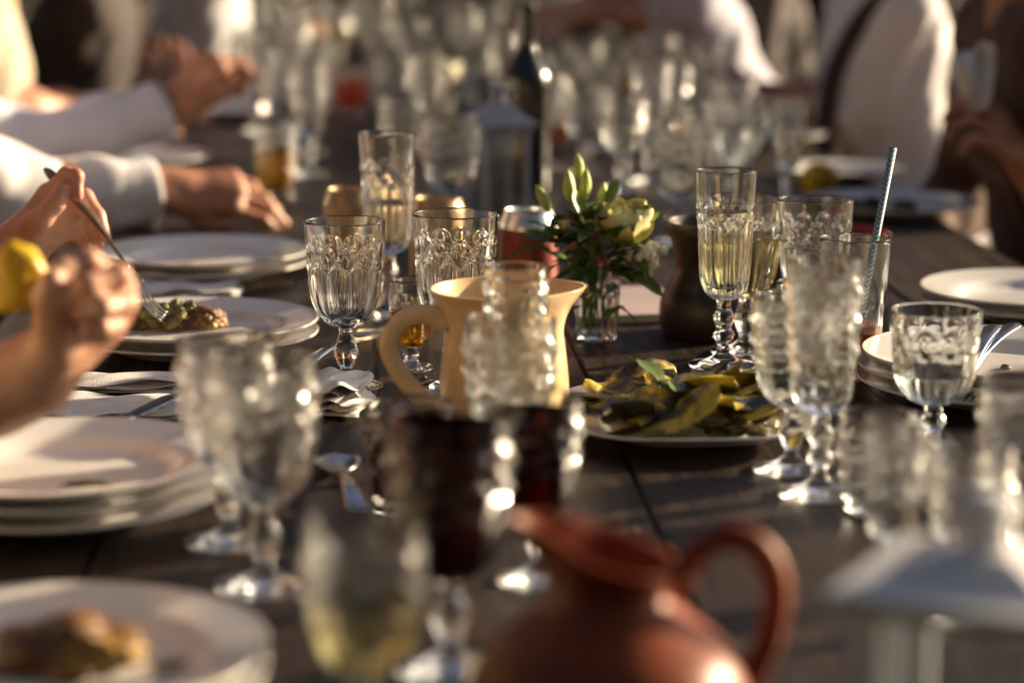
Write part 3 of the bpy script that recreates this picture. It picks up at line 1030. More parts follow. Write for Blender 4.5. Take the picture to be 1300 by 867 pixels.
def fork_parts(parent, m='dark_steel'):
    # handle end at x=0, tines end at x=0.195
    xs = np.linspace(0, 0.138, 30)
    pts = [(x, 0, 0.006 * math.sin(x / 0.138 * math.pi) - 0.002) for x in xs]
    wd = [0.0085 * math.sqrt(max(0.04, 1 - ((0.014 - x) / 0.0145) ** 2)) if x < 0.014 else 0.0085 - 0.0056 * min(1, (x - 0.014) / 0.095) for x in xs]
    obj('handle', strip(pts, wd, 0.0026, 'handle'), m, parent)
    xs = np.linspace(0.136, 0.160, 10)
    pts = [(x, 0, -0.002 - 0.006 * ((x - 0.136) / 0.024) ** 1.3) for x in xs]
    wd = [0.0029 + 0.0085 * min(1, (x - 0.136) / 0.016) ** 1.5 for x in xs]
    obj('neck', strip(pts, wd, 0.0022, 'neck', 0.0012), m, parent)
    for k in range(4):
        y = (k - 1.5) * 0.0060
        xs = np.linspace(0.158, 0.200, 14)
        pts = [(x, y * (1 - 0.06 * (x - .158) / .042), -0.0075 - 0.004 * math.sin((x - 0.158) / 0.042 * math.pi * 0.55) + 0.0055 * ((x - 0.158) / 0.042) ** 2) for x in xs]
        wd = [0.00165 * (1 - 0.55 * ((x - 0.158) / 0.042) ** 2) for x in xs]
        obj('tine', strip(pts, wd, 0.0019, 'tine', 0, 3), m, parent)


def spoon_parts(parent, m='steel'):
    xs = np.linspace(0, 0.128, 26)
    pts = [(x, 0, 0.004 + 0.006 * math.sin(x / 0.128 * math.pi)) for x in xs]
    wd = [0.0085 * math.sqrt(max(0.04, 1 - ((0.014 - x) / 0.0145) ** 2)) if x < 0.014 else 0.0085 - 0.0056 * min(1, (x - 0.014) / 0.085) for x in xs]
    obj('handle', strip(pts, wd, 0.0026, 'handle'), m, parent)
    xs = np.linspace(0.126, 0.190, 22)
    pts = [(x, 0, 0.0045 - 0.0025 * math.sin(min(1, (x - .126) / .06) * math.pi)) for x in xs]
    wd = [max(0.0016, 0.0205 * math.sin(math.pi * min(0.985, 0.04 + 0.95 * (x - 0.126) / 0.064)) ** 0.75) for x in xs]
    obj('bowl', strip(pts, wd, 0.0018, 'bowl', [0.006 * (w / 0.0205) ** 2 for w in wd], 11), m, parent)


def lay(kind, a, b, label, name, z=0.0, roll=0):
    a = Vector(a)
    b = Vector(b)
    d = (b - a)
    t = thing(name, label, name.split('_')[-1], a)
    ang = math.atan2(d.y, d.x)
    pit = -math.atan2(d.z, math.hypot(d.x, d.y))
    t.rotation_euler = (Matrix.Rotation(ang, 4, 'Z') @ Matrix.Rotation(pit, 4, 'Y') @ Matrix.Rotation(roll, 4, 'X')).to_euler()
    (fork_parts if kind == 'fork' else spoon_parts)(t)
    return t


# fork in the diner's hand: handle end to tine tips
FK0, FK1 = W3(58, 213, 2.50), W3(208, 392, 2.485)
lay('fork', FK0, FK1, 'steel fork held by the hand with pink nails, tines on the oily food', 'table_fork', roll=R(-62))
a, b = tp(385, 468, 0.002), tp(470, 432, 0.004)
lay('spoon', a, a + (b - a).normalized() * 0.19, 'steel spoon lying beside the clear goblet and the napkin', 'table_spoon')
a, b = tp(455, 655, 0.002), tp(418, 575, 0.002)
lay('spoon', a, a + (b - a).normalized() * 0.19, 'spoon with blue sheen lying between the goblets and the napkin', 'table_spoon')
for k, (p0, p1) in enumerate([((1262, 410, 0.055), (1235, 468, 0.034)), ((1290, 408, 0.055), (1240, 462, 0.034))]):
    a, b = tp(p0[0], p0[1], p0[2]), tp(p1[0], p1[1], p1[2])
    lay('fork', a, a + (b - a).normalized() * 0.2, 'fork resting on the plate stack, %s its twin' % ('lying below' if k == 0 else 'crossing over'), 'table_fork')


# ------------------------------------------------------------------ napkins, card
def napkin(name, px0, py0, px1, py1, w, label, seed, layers=3, z0=0.0, th=0.0028):
    a, b = tp(px0, py0), tp(px1, py1)
    d = b - a
    L = d.length
    c = (a + b) / 2
    t = thing(name, label, 'napkin', (c.x, c.y, TABLE + 0.0012 + z0), math.atan2(d.y, d.x))
    r = np.random.default_rng(seed)
    for k in range(layers):
        nu, nv = 34, 18
        V, F = [], []
        ph = r.uniform(0, 6.28, 5)
        l2, w2 = L / 2 * (1 - 0.03 * k), w / 2 * (1 - 0.05 * k)
        for s in (1, -1):
            for i in range(nu):
                u = i / (nu - 1) * 2 - 1
                for j in range(nv):
                    v = j / (nv - 1) * 2 - 1
                    e = max(0, 1 - max(abs(u), abs(v)) ** 10)
                    x = l2 * u + 0.006 * math.sin(3 * v + ph[0])
                    y = w2 * v + 0.006 * math.sin(2.6 * u + ph[1])
                    z = k * (th + 0.0012) + th * 0.5 + 0.0022 * (1 + math.sin(3.1 * u + 1.3 * v + ph[2])) * 0.5 * (0.4 + k * 0.5) + 0.0015 * math.sin(7 * u - 4 * v + ph[3]) * (k > 0)
                    V.append((x, y, z + s * th * 0.5 * e))
        N = nu * nv
        for i in range(nu - 1):
            for j in range(nv - 1):
                q = i * nv + j
                F.append([q, q + nv, q + nv + 1, q + 1])
                F.append([N + q, N + q + 1, N + q + nv + 1, N + q + nv])
        obj('fold', mesh('fold', V, F), 'linen', t)
    return t


napkin('napkin', 55, 522, 262, 524, 0.10, 'flat white linen napkin between the plate piles, under the knife tip', 1, 2)
napkin('napkin', 70, 498, 300, 494, 0.055, 'rumpled white napkin lying along the plate with the fork', 2, 3)
napkin('napkin', 388, 516, 468, 516, 0.12, 'thick folded white napkin in front of the clear goblet', 3, 5, th=0.0036)
napkin('napkin', 168, 378, 306, 374, 0.10, 'white napkin with a rounded end between the plate under the fork and the empty plate', 4, 3)
a, b = tp(165, 528, 0.016), tp(196, 508, 0.02)
kn = thing('table_knife', 'steel knife whose tip sticks out over the flat napkin', 'knife', a)
kn.rotation_euler = (0, 0, math.atan2((b - a).y, (b - a).x))
xs = np.linspace(0, 0.10, 16)
obj('blade', strip([(x, 0, 0.0) for x in xs], [0.009 * min(1, (0.104 - x) / 0.02) ** 0.5 for x in xs], 0.0016, 'blade', 0, 5), 'dark_steel', kn)
xs = np.linspace(-0.10, 0.0, 16)
obj('handle', strip([(x, 0, 0.0) for x in xs], [0.008 for x in xs], 0.006, 'handle', 0, 5), 'dark_steel', kn)
q = tp(800, 392)
t = thing('menu_booklet', 'pinkish booklet with white page edges lying behind the flower glass', 'booklet', (q.x, q.y, TABLE + 0.0006), 0.10)
obj('pages', bev_box('pages', 0.105, 0.19, 0.008, 0.001), 'paper', t)
obj('cover', bev_box('cover', 0.108, 0.193, 0.0012, 0.0004), 'pink_card', t, (0, 0, 0.0083))


# ------------------------------------------------------------------ pitchers and jugs
def jug_body(prof_out, prof_in, spout_ang, spout, lift, zs, name='body', squash=0.0):
    n = len(prof_out)
    full = prof_out + prof_in

    def mod(th, r, z, i):
        t = max(0.0, (z - zs[0]) / (zs[1] - zs[0]))
        t = min(t, 1.0) ** 1.6
        d = np.abs((th - spout_ang + math.pi) % (2 * math.pi) - math.pi)
        w = np.exp(-(d / 0.42) ** 2) * t
        rr = r + spout * w - squash * t * np.exp(-((d - 0.95) / 0.4) ** 2)
        zz = z + lift * t * (0.5 + 0.5 * np.cos(d)) ** 1.5
        return rr * np.cos(th), rr * np.sin(th), zz
    return lathe(name, full, 72, mod, caps=(True, True))


pp = on_table(640, 548)
t = thing('cream_pitcher', 'cream ceramic pitcher with a loop handle and pointed spout', 'pitcher', pp)
o_ = smooth_profile([(0.044, 0.0), (0.0525, 0.003), (0.0565, 0.02), (0.0565, 0.045), (0.0535, 0.075), (0.0515, 0.092), (0.0545, 0.108), (0.0625, 0.122), (0.0655, 0.1275)], 6)
i_ = smooth_profile([(0.0625, 0.1278), (0.0590, 0.121), (0.0505, 0.107), (0.0470, 0.092), (0.0490, 0.075), (0.0520, 0.045), (0.0520, 0.02), (0.0480, 0.007), (0.0004, 0.005)], 6)
obj('body', jug_body(o_, i_, 0.12, 0.007, 0.001, (0.085, 0.1275), squash=0.004), 'cream_glaze', t)
hp = curve_pts([(-0.050, -0.012, 0.098), (-0.066, -0.016, 0.108), (-0.088, -0.020, 0.104), (-0.101, -0.022, 0.084), (-0.093, -0.021, 0.060), (-0.074, -0.018, 0.036), (-0.052, -0.014, 0.018)], 8)
obj('handle', tube(hp, [0.0095 - 0.0015 * math.sin(math.pi * i / (len(hp) - 1)) for i in range(len(hp))], 14, 0.72, up=(0, 1, 0)), 'cream_glaze', t)

jp = on_table(772, 968)
t = thing('terracotta_jug', 'glazed terracotta jug with a raised spout and round handle', 'jug', jp, scale=0.90)
o_ = smooth_profile([(0.050, 0.0), (0.058, 0.003), (0.076, 0.022), (0.084, 0.044), (0.074, 0.070), (0.050, 0.092), (0.0365, 0.104), (0.0355, 0.112), (0.0390, 0.120), (0.0420, 0.124)], 6)
i_ = smooth_profile([(0.0390, 0.1245), (0.0350, 0.119), (0.0315, 0.111), (0.0330, 0.104), (0.045, 0.090), (0.069, 0.069), (0.079, 0.044), (0.071, 0.022), (0.0500, 0.008), (0.0004, 0.006)], 6)
obj('body', jug_body(o_, i_, R(165), 0.020, 0.026, (0.098, 0.124), squash=0.002), 'terracotta', t)
hp = curve_pts([(0.034, 0.0, 0.103), (0.046, 0.0, 0.122), (0.066, 0.0, 0.139), (0.088, 0.0, 0.134), (0.100, 0.0, 0.112), (0.098, 0.0, 0.080), (0.088, 0.0, 0.056), (0.078, 0.0, 0.046)], 8)
obj('handle', tube(hp, 0.0085, 14, 0.8, up=(0, 1, 0)), 'terracotta', t)

dp = on_table(905, 424)
t = thing('dark_jug', 'dark brown jug in the shade behind the pale flute', 'jug', dp)
o_ = smooth_profile([(0.046, 0.0), (0.054, 0.003), (0.058, 0.022), (0.055, 0.042), (0.044, 0.062), (0.040, 0.078), (0.045, 0.098), (0.051, 0.112), (0.052, 0.122)], 6)
i_ = smooth_profile([(0.049, 0.1223), (0.047, 0.112), (0.041, 0.098), (0.036, 0.078), (0.040, 0.062), (0.050, 0.042), (0.053, 0.022), (0.044, 0.007), (0.0004, 0.005)], 6)
obj('body', jug_body(o_, i_, R(20), 0.012, 0.002, (0.095, 0.122)), 'dark_glaze', t)
hp = curve_pts([(0.046, 0.02, 0.102), (0.070, 0.03, 0.108), (0.082, 0.036, 0.085), (0.074, 0.033, 0.055), (0.052, 0.024, 0.034)], 8)
obj('handle', tube(hp, 0.008, 12, 0.75, up=(0, 1, 0)), 'dark_glaze', t)


# ------------------------------------------------------------------ cans, bottle, lanterns
def can(px, py, bodymat, label, rotz=0):
    t = thing('drink_can', label, 'can', on_table(px, py), rotz)
    b = lathe('body', smooth_profile([(0.0225, 0.0), (0.0245, 0.001), (0.027, 0.004), (0.0325, 0.011), (0.033, 0.016), (0.033, 0.05), (0.033, 0.096)], 4), 48, None, (True, False))
    obj('body', b, bodymat, t)
    l = lathe('neck', smooth_profile([(0.033, 0.096), (0.0322, 0.1005), (0.0285, 0.110), (0.0272, 0.1135), (0.0276, 0.1160), (0.0268, 0.1168), (0.0256, 0.1155), (0.0250, 0.1115), (0.022, 0.1108), (0.0004, 0.1112)], 4), 48, None, (False, False))
    obj('lid', l, 'aluminium' if bodymat == 'red_can' else 'gold_can', t)
    obj('pull_tab', strip([(-0.012 + 0.002 * i, 0, 0.1125 + 0.0004 * math.sin(i)) for i in range(12)], [0.0075 * math.sqrt(max(0.1, 1 - ((i - 5.5) / 6.2) ** 2)) for i in range(12)], 0.0012, 'pull_tab'), 'aluminium', t)


can(446, 362, 'gold_can', 'gold drink can half hidden behind the tall flute on its napkin side', 0.4)
can(557, 377, 'gold_can', 'gold drink can standing behind the wide goblet', 1.4)
can(671, 396, 'red_can', 'dark red drink can with a silver lid beside the flowers', 0.9)

bp_ = on_table(668, 243)
t = thing('wine_bottle', 'dark green wine bottle standing behind the grey lantern', 'bottle', bp_)
out = smooth_profile([(0.030, 0.0), (0.036, 0.003), (0.0375, 0.012), (0.0375, 0.09), (0.0375, 0.165), (0.0345, 0.186), (0.024, 0.208), (0.0158, 0.226), (0.0145, 0.245), (0.0140, 0.285), (0.0140, 0.288)], 5)
obj('body', lathe('body', out, 48, None, (True, True)), mat('bottle_glass', (0.012, 0.011, 0.007), 0.07, Coat_Weight=0.6).name, t)
obj('mouth_ring', lathe('mouth_ring', smooth_profile([(0.0139, 0.282), (0.0160, 0.283), (0.0162, 0.290), (0.0150, 0.294), (0.0110, 0.2945)], 4), 32, None, (False, True)), 'bottle_glass', t)
bq = on_table(610, 60)
t = thing('wine_bottle', 'dark wine bottle far down the table among empty goblets', 'bottle', bq)
obj('body', lathe('body', out, 48, None, (True, True)), 'bottle_glass', t)


def lantern(pos, s, m, label, rotz, h=0.12, w=0.084, rh=1.0):
    t = thing('candle_lantern', label, 'lantern', (pos[0], pos[1], TABLE + 0.0006), rotz)
    obj('base', bev_box('base', w * 1.16, w * 1.16, 0.010, 0.002), m, t)
    for sx in (-1, 1):
        for sy in (-1, 1):
            obj('post', bev_box('post', 0.0095, 0.0095, h - 0.001, 0.001), m, t, (sx * (w / 2 - 0.005), sy * (w / 2 - 0.005), 0.0105))
    obj('top_frame', bev_box('top_frame', w * 1.08, w * 1.08, 0.011, 0.002), m, t, (0, 0, 0.010 + h))
    # hipped roof with a concave sweep
    V, F = [], []
    lv = [(w * 0.64, 0.0), (w * 0.64, 0.003), (w * 0.46, 0.012 * rh), (w * 0.30, 0.025 * rh), (w * 0.17, 0.034 * rh)]
    for a, z in lv:
        V += [(-a, -a, z), (a, -a, z), (a, a, z), (-a, a, z)]
    for i in range(len(lv) - 1):
        for k in range(4):
            F.append([i * 4 + k, i * 4 + (k + 1) % 4, i * 4 + 4 + (k + 1) % 4, i * 4 + 4 + k])
    F.append([3, 2, 1, 0])
    F.append([(len(lv) - 1) * 4 + k for k in range(4)])
    rf = obj('roof', mesh('roof', V, F, False), m, t, (0, 0, 0.0213 + h))
    obj('chimney', lathe('chimney', smooth_profile([(0.0135, 0.0), (0.0130, 0.006), (0.0130, 0.018), (0.0165, 0.021), (0.0150, 0.026), (0.006, 0.030)], 4), 24, None, (True, True)), m, rf, (0, 0, 0.034 * rh - 0.001))
    for k in range(4):
        obj('pane', bev_box('pane', w - 0.021, 0.0016, h - 0.004, 0), 'pane_glass', t, (math.sin(k * math.pi / 2) * (w / 2 - 0.005), -math.cos(k * math.pi / 2) * (w / 2 - 0.005), 0.012), (0, 0, k * math.pi / 2))
    t.scale = (s,) * 3
    return t


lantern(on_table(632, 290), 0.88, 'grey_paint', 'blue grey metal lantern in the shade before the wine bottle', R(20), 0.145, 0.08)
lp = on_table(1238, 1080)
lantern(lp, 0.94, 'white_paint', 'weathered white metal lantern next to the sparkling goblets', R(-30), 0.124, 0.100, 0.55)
cd = lathe('candle', smooth_profile([(0.022, 0.0), (0.0235, 0.002), (0.0235, 0.045), (0.0215, 0.049), (0.012, 0.0475), (0.0004, 0.047)], 4), 32, None, (True, False))
t = thing('pillar_candle', 'stubby yellow green candle inside the white lantern', 'candle', (lp.x, lp.y, TABLE + 0.0112))
obj('wax', cd, 'candle_wax', t)
obj('wick', tube([(0, 0, 0.046), (0.0005, 0, 0.052), (0.002, 0, 0.057)], 0.0009, 6), 'dark_cloth', t)

# striped straw standing in the highball
hb = on_table(1081, 480)
s0 = Vector((hb.x - 0.004, hb.y - 0.014, TABLE + 0.014))
s1 = W3(1134, 188, (hb - CAMP).dot(_f) - 0.005)
d = s1 - s0
st = lathe('straw', [(0.0030, 0.0), (0.0036, 0.0), (0.0036, d.length), (0.0030, d.length), (0.0030, 0.0)], 20, None, (False, False))
o = obj('paper_straw', st, 'straw_paper', None, s0)
o.rotation_euler = d.to_track_quat('Z', 'Y').to_euler()
tag(o, 'blue and white chevron paper straw leaning in the red drink', 'straw')

# ------------------------------------------------------------------ flowers in a glass
fp = on_table(757, 432)
vase = put_glass('beaker', fp, 'small clear glass holding the bunch of flowers', 'water', 0.45, 0.80, cat='vase')
fl = thing('flower_bunch', 'small bunch of cream and green flowers with dark leaves in the glass', 'flowers', (fp.x, fp.y, TABLE + 0.012))
FD = (fp - CAMP).dot(_f)


def fpt(px, py, dd=0.0):
    return W3(px, py, FD - 0.02 + dd) - Vector((fp.x, fp.y, TABLE + 0.012))


def stem_to(p, r=0.0014, m='bright_leaf', parent=None, n=5):
    b = Vector((random.uniform(-0.012, 0.012), random.uniform(-0.012, 0.012), 0.002))
    mid = Vector((p.x * 0.35, p.y * 0.35, 0.07))
    obj('stem', tube(curve_pts([b, mid, p], n), r, 6), m, parent or fl)


def bud(px, py, s, ax, dd=0.0, m='bud_green'):
    p = fpt(px, py, dd)
    stem_to(p)
    me_ = lathe('bud', smooth_profile([(0.0005, 0), (0.003, 0.001), (0.0055, 0.008), (0.0052, 0.017), (0.003, 0.025), (0.0006, 0.030)], 5), 18, lambda th, r, z, i: (r * (1 + 0.10 * np.cos(3 * th + z * 120)) * np.cos(th), r * (1 + 0.10 * np.cos(3 * th + z * 120)) * np.sin(th), np.full_like(th, z)), (True, True))
    o = obj('bud', me_, m, fl, p, None, s)
    o.rotation_euler = Vector(ax).to_track_quat('Z', 'Y').to_euler()
    for k in range(3):
        lf = obj('sepal', leaf_mesh(0.012, 0.002, 0.2, -0.15), 'bright_leaf', o, (0, 0, 0.0005), (0, R(-62), k * 2.1))


bud(697, 268, 1.05, (-0.45, 0, 0.9))
bud(725, 256, 1.15, (-0.12, -0.1, 1))
bud(742, 254, 1.1, (0.05, 0.1, 1), 0.01)
bud(737, 228, 0.95, (-0.15, 0, 1), 0.02)
bud(764, 264, 0.9, (0.1, 0, 1), 0.02)


def petal_mesh(L, w, cup, curl):
    nu, nv = 9, 7
    V, F = [], []
    for i in range(nu):
        u = i / (nu - 1)
        half = w * (math.sin(math.pi * (0.12 + 0.80 * u)) ** 0.7)
        for j in range(nv):
            v = j / (nv - 1) * 2 - 1
            V.append((half * v, cup * (math.sin(u * math.pi * 0.55)) * L - cup * L * 0.6 * v * v * u + curl * L * u ** 4, L * u - 0.08 * L * v * v * u + 0.02 * L * math.sin(8 * v) * u))
    n = len(V)
    V += [(x, y - 0.0007, z) for x, y, z in V]
    for i in range(nu - 1):
        for j in range(nv - 1):
            a = i * nv + j
            F.append([a, a + nv, a + nv + 1, a + 1])
            F.append([n + a, n + a + 1, n + a + nv + 1, n + a + nv])
    return mesh('petal', V, F)


PET = [petal_mesh(0.024, 0.0135, 0.50, -0.06), petal_mesh(0.020, 0.0115, 0.32, -0.20), petal_mesh(0.015, 0.0085, 0.16, -0.30)]


def bloom(px, py, s, ax, m, dd=0.0, parent=None, p=None):
    parent = parent or fl
    p = p if p is not None else fpt(px, py, dd)
    if parent is fl:
        stem_to(p, 0.0017)
    me_ = lump('heart', 0.006, 0.006, 0.012, 77, 0.2, 3)
    o = obj('bloom', me_, 'bud_green', parent, p, None, s)
    o.rotation_euler = Vector(ax).to_track_quat('Z', 'Y').to_euler()
    for ring, (n, tilt) in enumerate(((6, 0.20), (6, 0.02), (4, -0.20))):
        for k in range(n):
            mm = PET[ring]
            c = mm.copy() if mm.materials and mm.materials[0].name != m else mm
            if c is not mm:
                c.materials.clear()
            obj('petal', c, m, o, (0, 0, 0.001 + 0.001 * ring), (-tilt + random.uniform(-0.08, 0.08), 0, k * 2 * math.pi / n + ring * 0.5 + random.uniform(-0.12, 0.12)), random.uniform(0.92, 1.08))


bloom(790, 308, 1.85, (0.10, -0.32, 1), 'cream_petal', -0.005)
bloom(722, 290, 0.62, (-0.25, -0.2, 1), 'ivory_petal', 0.0)
bloom(748, 292, 0.66, (0.05, -0.25, 1), 'cream_petal', -0.01)
LM = [leaf_mesh(0.040, 0.0085, 0.25, 0.35), leaf_mesh(0.032, 0.0105, 0.3, 0.1), leaf_mesh(0.026, 0.006, 0.2, 0.5)]
for k in range(120):
    a = random.uniform(0, 6.28)
    rr = random.uniform(0.004, 0.040)
    z = random.uniform(0.066, 0.130) - 0.3 * rr
    o = obj('leaf', LM[k % 3], 'leaf', fl, (rr * math.cos(a), rr * math.sin(a), z), (random.uniform(-0.5, 0.5), random.uniform(-0.9, 0.5), a + random.uniform(-0.5, 0.5)), random.uniform(0.7, 1.15))
BR = [leaf_mesh(0.038, 0.007, 0.25, 0.25), leaf_mesh(0.03, 0.0075, 0.3, 0.1)]
for (px, py, ry, rz, s) in [(812, 300, -1.0, 0.4, 0.9), (690, 312, 0.1, 3.0, 1.0), (700, 318, -0.3, 2.7, 0.9), (756, 398, 0.6, 3.3, 0.9), (765, 404, -0.5, 0.5, 0.8), (738, 388, 0.4, 2.9, 0.8), (784, 388, 0.5, 0.3, 0.8), (770, 372, -0.4, 1.0, 0.8), (760, 420, 0.8, 0.2, 0.6), (700, 300, -0.5, 3.3, 0.7), (712, 300, -0.6, 2.6, 1.0), (770, 262, -1.1, 0.8, 0.9), (735, 270, -1.2, 1.8, 0.9), (806, 318, -0.2, 0.2, 0.9), (720, 330, 0.3, 3.4, 0.9), (778, 340, 0.3, 0.2, 0.8)]:
    obj('bright_leaf', BR[int(px) % 2], 'bright_leaf', fl, fpt(px, py, -0.012), (0.3, ry, rz), s)
BER = lump('berry', 0.0026, 0.0026, 0.0036, 3, 0.15, 2)
for k in range(38):
    c = random.choice([(740, 308), (752, 326), (728, 316), (765, 335), (758, 300)])
    obj('berry', BER, 'pink_berry', fl, fpt(c[0] + random.gauss(0, 6), c[1] + random.gauss(0, 6), -0.022 + random.gauss(0, 0.006)), (random.random() * 3, random.random() * 3, 0), random.uniform(0.8, 1.4))
WF = lump('blossom', 0.0046, 0.0046, 0.0042, 9, 0.4, 3)
for k in range(46):
    c = random.choice([(815, 318), (826, 326), (806, 330), (822, 336), (796, 344), (832, 316)])
    obj('small_blossom', WF, 'white_petal', fl, fpt(c[0] + random.gauss(0, 6), c[1] + random.gauss(0, 6), -0.012 + random.gauss(0, 0.008)), (random.random() * 3, random.random() * 3, 0), random.uniform(0.7, 1.4))
for (px, py) in [(815, 322), (828, 330), (804, 335), (742, 312), (755, 330), (728, 318)]:
    stem_to(fpt(px, py, -0.008), 0.0009)

# the ivory rose in the blur beyond the lantern
rp = on_table(556, 170)
rv = put_glass('tumbler', rp, 'tumbler holding an ivory rose down the table', 'water', 0.5, 0.9, cat='vase')
rs = thing('ivory_rose', 'large ivory rose standing in a tumbler down the table', 'flower', (rp.x, rp.y, TABLE + 0.014))
obj('stem', tube(curve_pts([(0, 0, 0.002), (0.004, 0, 0.05), (0.006, 0, 0.082)], 4), 0.002, 6), 'leaf', rs)
bloom(0, 0, 2.3, (0.1, -0.3, 1), 'ivory_petal', parent=rs, p=Vector((0.006, 0, 0.078)))
for k in range(5):
    obj('leaf', LM[k % 3], 'leaf', rs, (0.004, 0, 0.06), (0, -0.2, k * 1.3), 1.2)


# ------------------------------------------------------------------ people
FING = [(0.040, 0.024, 0.020, 0.0086), (0.044, 0.028, 0.021, 0.0088), (0.041, 0.026, 0.020, 0.0083), (0.032, 0.019, 0.018, 0.0073)]


def hand_prims(W, d, n, hand, curls, thumb=(0.6, 0.35, 0.3), s=1.0, spread=0.06, back=None):
    """W wrist, d wrist->knuckles, n out of the back of the hand, hand +1: the thumb on the side d x n.  Returns prims, nail spots."""
    d = Vector(d).normalized()
    n = Vector(n)
    n = (n - d * n.dot(d)).normalized()
    t = d.cross(n).normalized() * hand        # towards the thumb
    W = Vector(W)
    pr, nails = [], []
    mcp = []
    for k in range(4):
        lat = (0.031 - 0.0205 * k) * s
        ln = (0.088, 0.091, 0.086, 0.077)[k] * s
        M = W + d * ln + t * lat + n * (0.004 - 0.003 * abs(k - 1.2)) * s
        mcp.append(M)
        pr.append((W + t * lat * 0.5 + d * 0.010 * s, M, 0.0135 * s, 0.0118 * s, 0.016))
    pr.append((W - d * 0.02, W + d * 0.02, 0.021 * s, 0.020 * s, 0.02))
    pr.append((W + d * 0.03 * s - n * 0.008 * s + t * 0.01, W + d * 0.062 * s - n * 0.008 * s - t * 0.008, 0.014 * s, 0.013 * s, 0.018))
    for k in range(4):
        l1, l2, l3, r = FING[k]
        cs = curls[k]
        ang = 0.0
        P = mcp[k]
        dd = (d + t * spread * (1.5 - k)).normalized()
        fn = (n - dd * n.dot(dd)).normalized()
        for q, (L, c) in enumerate(zip((l1, l2, l3), cs)):
            ang += c
            v = dd * math.cos(ang) - fn * math.sin(ang)
            Q = P + v * L * s
            pr.append((P, Q, r * s * (1.0 - 0.09 * q), r * s * (0.93 - 0.09 * q), 0.0045))
            P = Q
        up = fn * math.cos(ang) + dd * math.sin(ang)
        nails.append((P - v * 0.004 * s + up * r * 0.70 * s, v, up, r * s))
    ab, c1, c2 = thumb
    B = W + d * 0.022 * s + t * 0.020 * s - n * 0.006 * s
    v = (d * math.cos(ab) + t * math.sin(ab) - n * 0.35).normalized()
    M = B + v * 0.042 * s
    pr.append((B, M, 0.0165 * s, 0.0125 * s, 0.016))
    ax = (d - t * 0.5 - n * 0.45).normalized()
    v2 = (v * math.cos(c1) + ax * math.sin(c1)).normalized()
    P2 = M + v2 * 0.032 * s
    pr.append((M, P2, 0.0110 * s, 0.0098 * s, 0.006))
    v3 = (v2 * math.cos(c2) + (ax - n * 0.3).normalized() * math.sin(c2)).normalized()
    P3 = P2 + v3 * 0.024 * s
    pr.append((P2, P3, 0.0100 * s, 0.0082 * s, 0.005))
    up = (n * 0.5 + t).normalized()
    up = (up - v3 * up.dot(v3)).normalized()
    nails.append((P3 - v3 * 0.004 * s + up * 0.0066 * s, v3, up, 0.0098 * s))
    return pr, nails


def chain_hand(W, fingers, thumb, palm):
    """hand given joint by joint: fingers are lists of 4 points (knuckle to tip), thumb a list of 4."""
    pr, nails = [], []
    W = Vector(W)
    for k, ch in enumerate(fingers):
        r = FING[k][3]
        pr.append((W.lerp(ch[0], 0.12), ch[0], 0.0150, 0.0115, 0.016))
        for q in range(3):
            pr.append((ch[q], ch[q + 1], r * (1.04 - 0.09 * q), r * (0.95 - 0.09 * q), 0.0045))
        v = (ch[3] - ch[2]).normalized()
        c = v.cross((ch[1] - ch[0]).cross(ch[2] - ch[1])).normalized()
        if c.dot(ch[2] - (ch[1] + ch[3]) / 2) < 0:
            c = -c
        nails.append((ch[3] - v * 0.003 + c * r * 0.66, v, c, r))
    pr.append((thumb[0], thumb[1], 0.0165, 0.0125, 0.016))
    pr.append((thumb[1], thumb[2], 0.0112, 0.0100, 0.006))
    pr.append((thumb[2], thumb[3], 0.0102, 0.0082, 0.005))
    v = (thumb[3] - thumb[2]).normalized()
    c = Vector(palm)
    c = (c - v * c.dot(v)).normalized()
    nails.append((thumb[3] - v * 0.003 + c * 0.0066, v, c, 0.0098))
    return pr, nails


NAILM = None


def nail_mesh():
    V, F = [], []
    nu, nv = 7, 5
    for s in (0, 1):
        for i in range(nu):
            u = i / (nu - 1)
            half = 0.62 * (0.9 + 0.1 * u) * (1 if u < 0.75 else math.sqrt(max(0.05, 1 - ((u - 0.75) / 0.27) ** 2)))
            for j in range(nv):
                v = j / (nv - 1) * 2 - 1
                V.append((u * 1.5 - 0.6, half * v, -0.28 * v * v * (half / 0.62) ** 2 + 0.10 - 0.12 * s))
    N = nu * nv
    for i in range(nu - 1):
        for j in range(nv - 1):
            a = i * nv + j
            F.append([a, a + nv, a + nv + 1, a + 1][::-1])
            F.append([N + a, N + a + nv, N + a + nv + 1, N + a + 1])
    return mesh('fingernail', V, F)


def ik(S, Wp, l1, l2, pole):
    S, Wp = Vector(S), Vector(Wp)
    d = Wp - S
    L = min(d.length, (l1 + l2) * 0.995)
    dn = d.normalized()
    a = (l1 * l1 - l2 * l2 + L * L) / (2 * L)
    h = math.sqrt(max(0.0, l1 * l1 - a * a))
    pl = Vector(pole)
    pl = (pl - dn * pl.dot(dn)).normalized()
    return S + dn * a * (d.length / L if d.length > L else 1) + pl * h


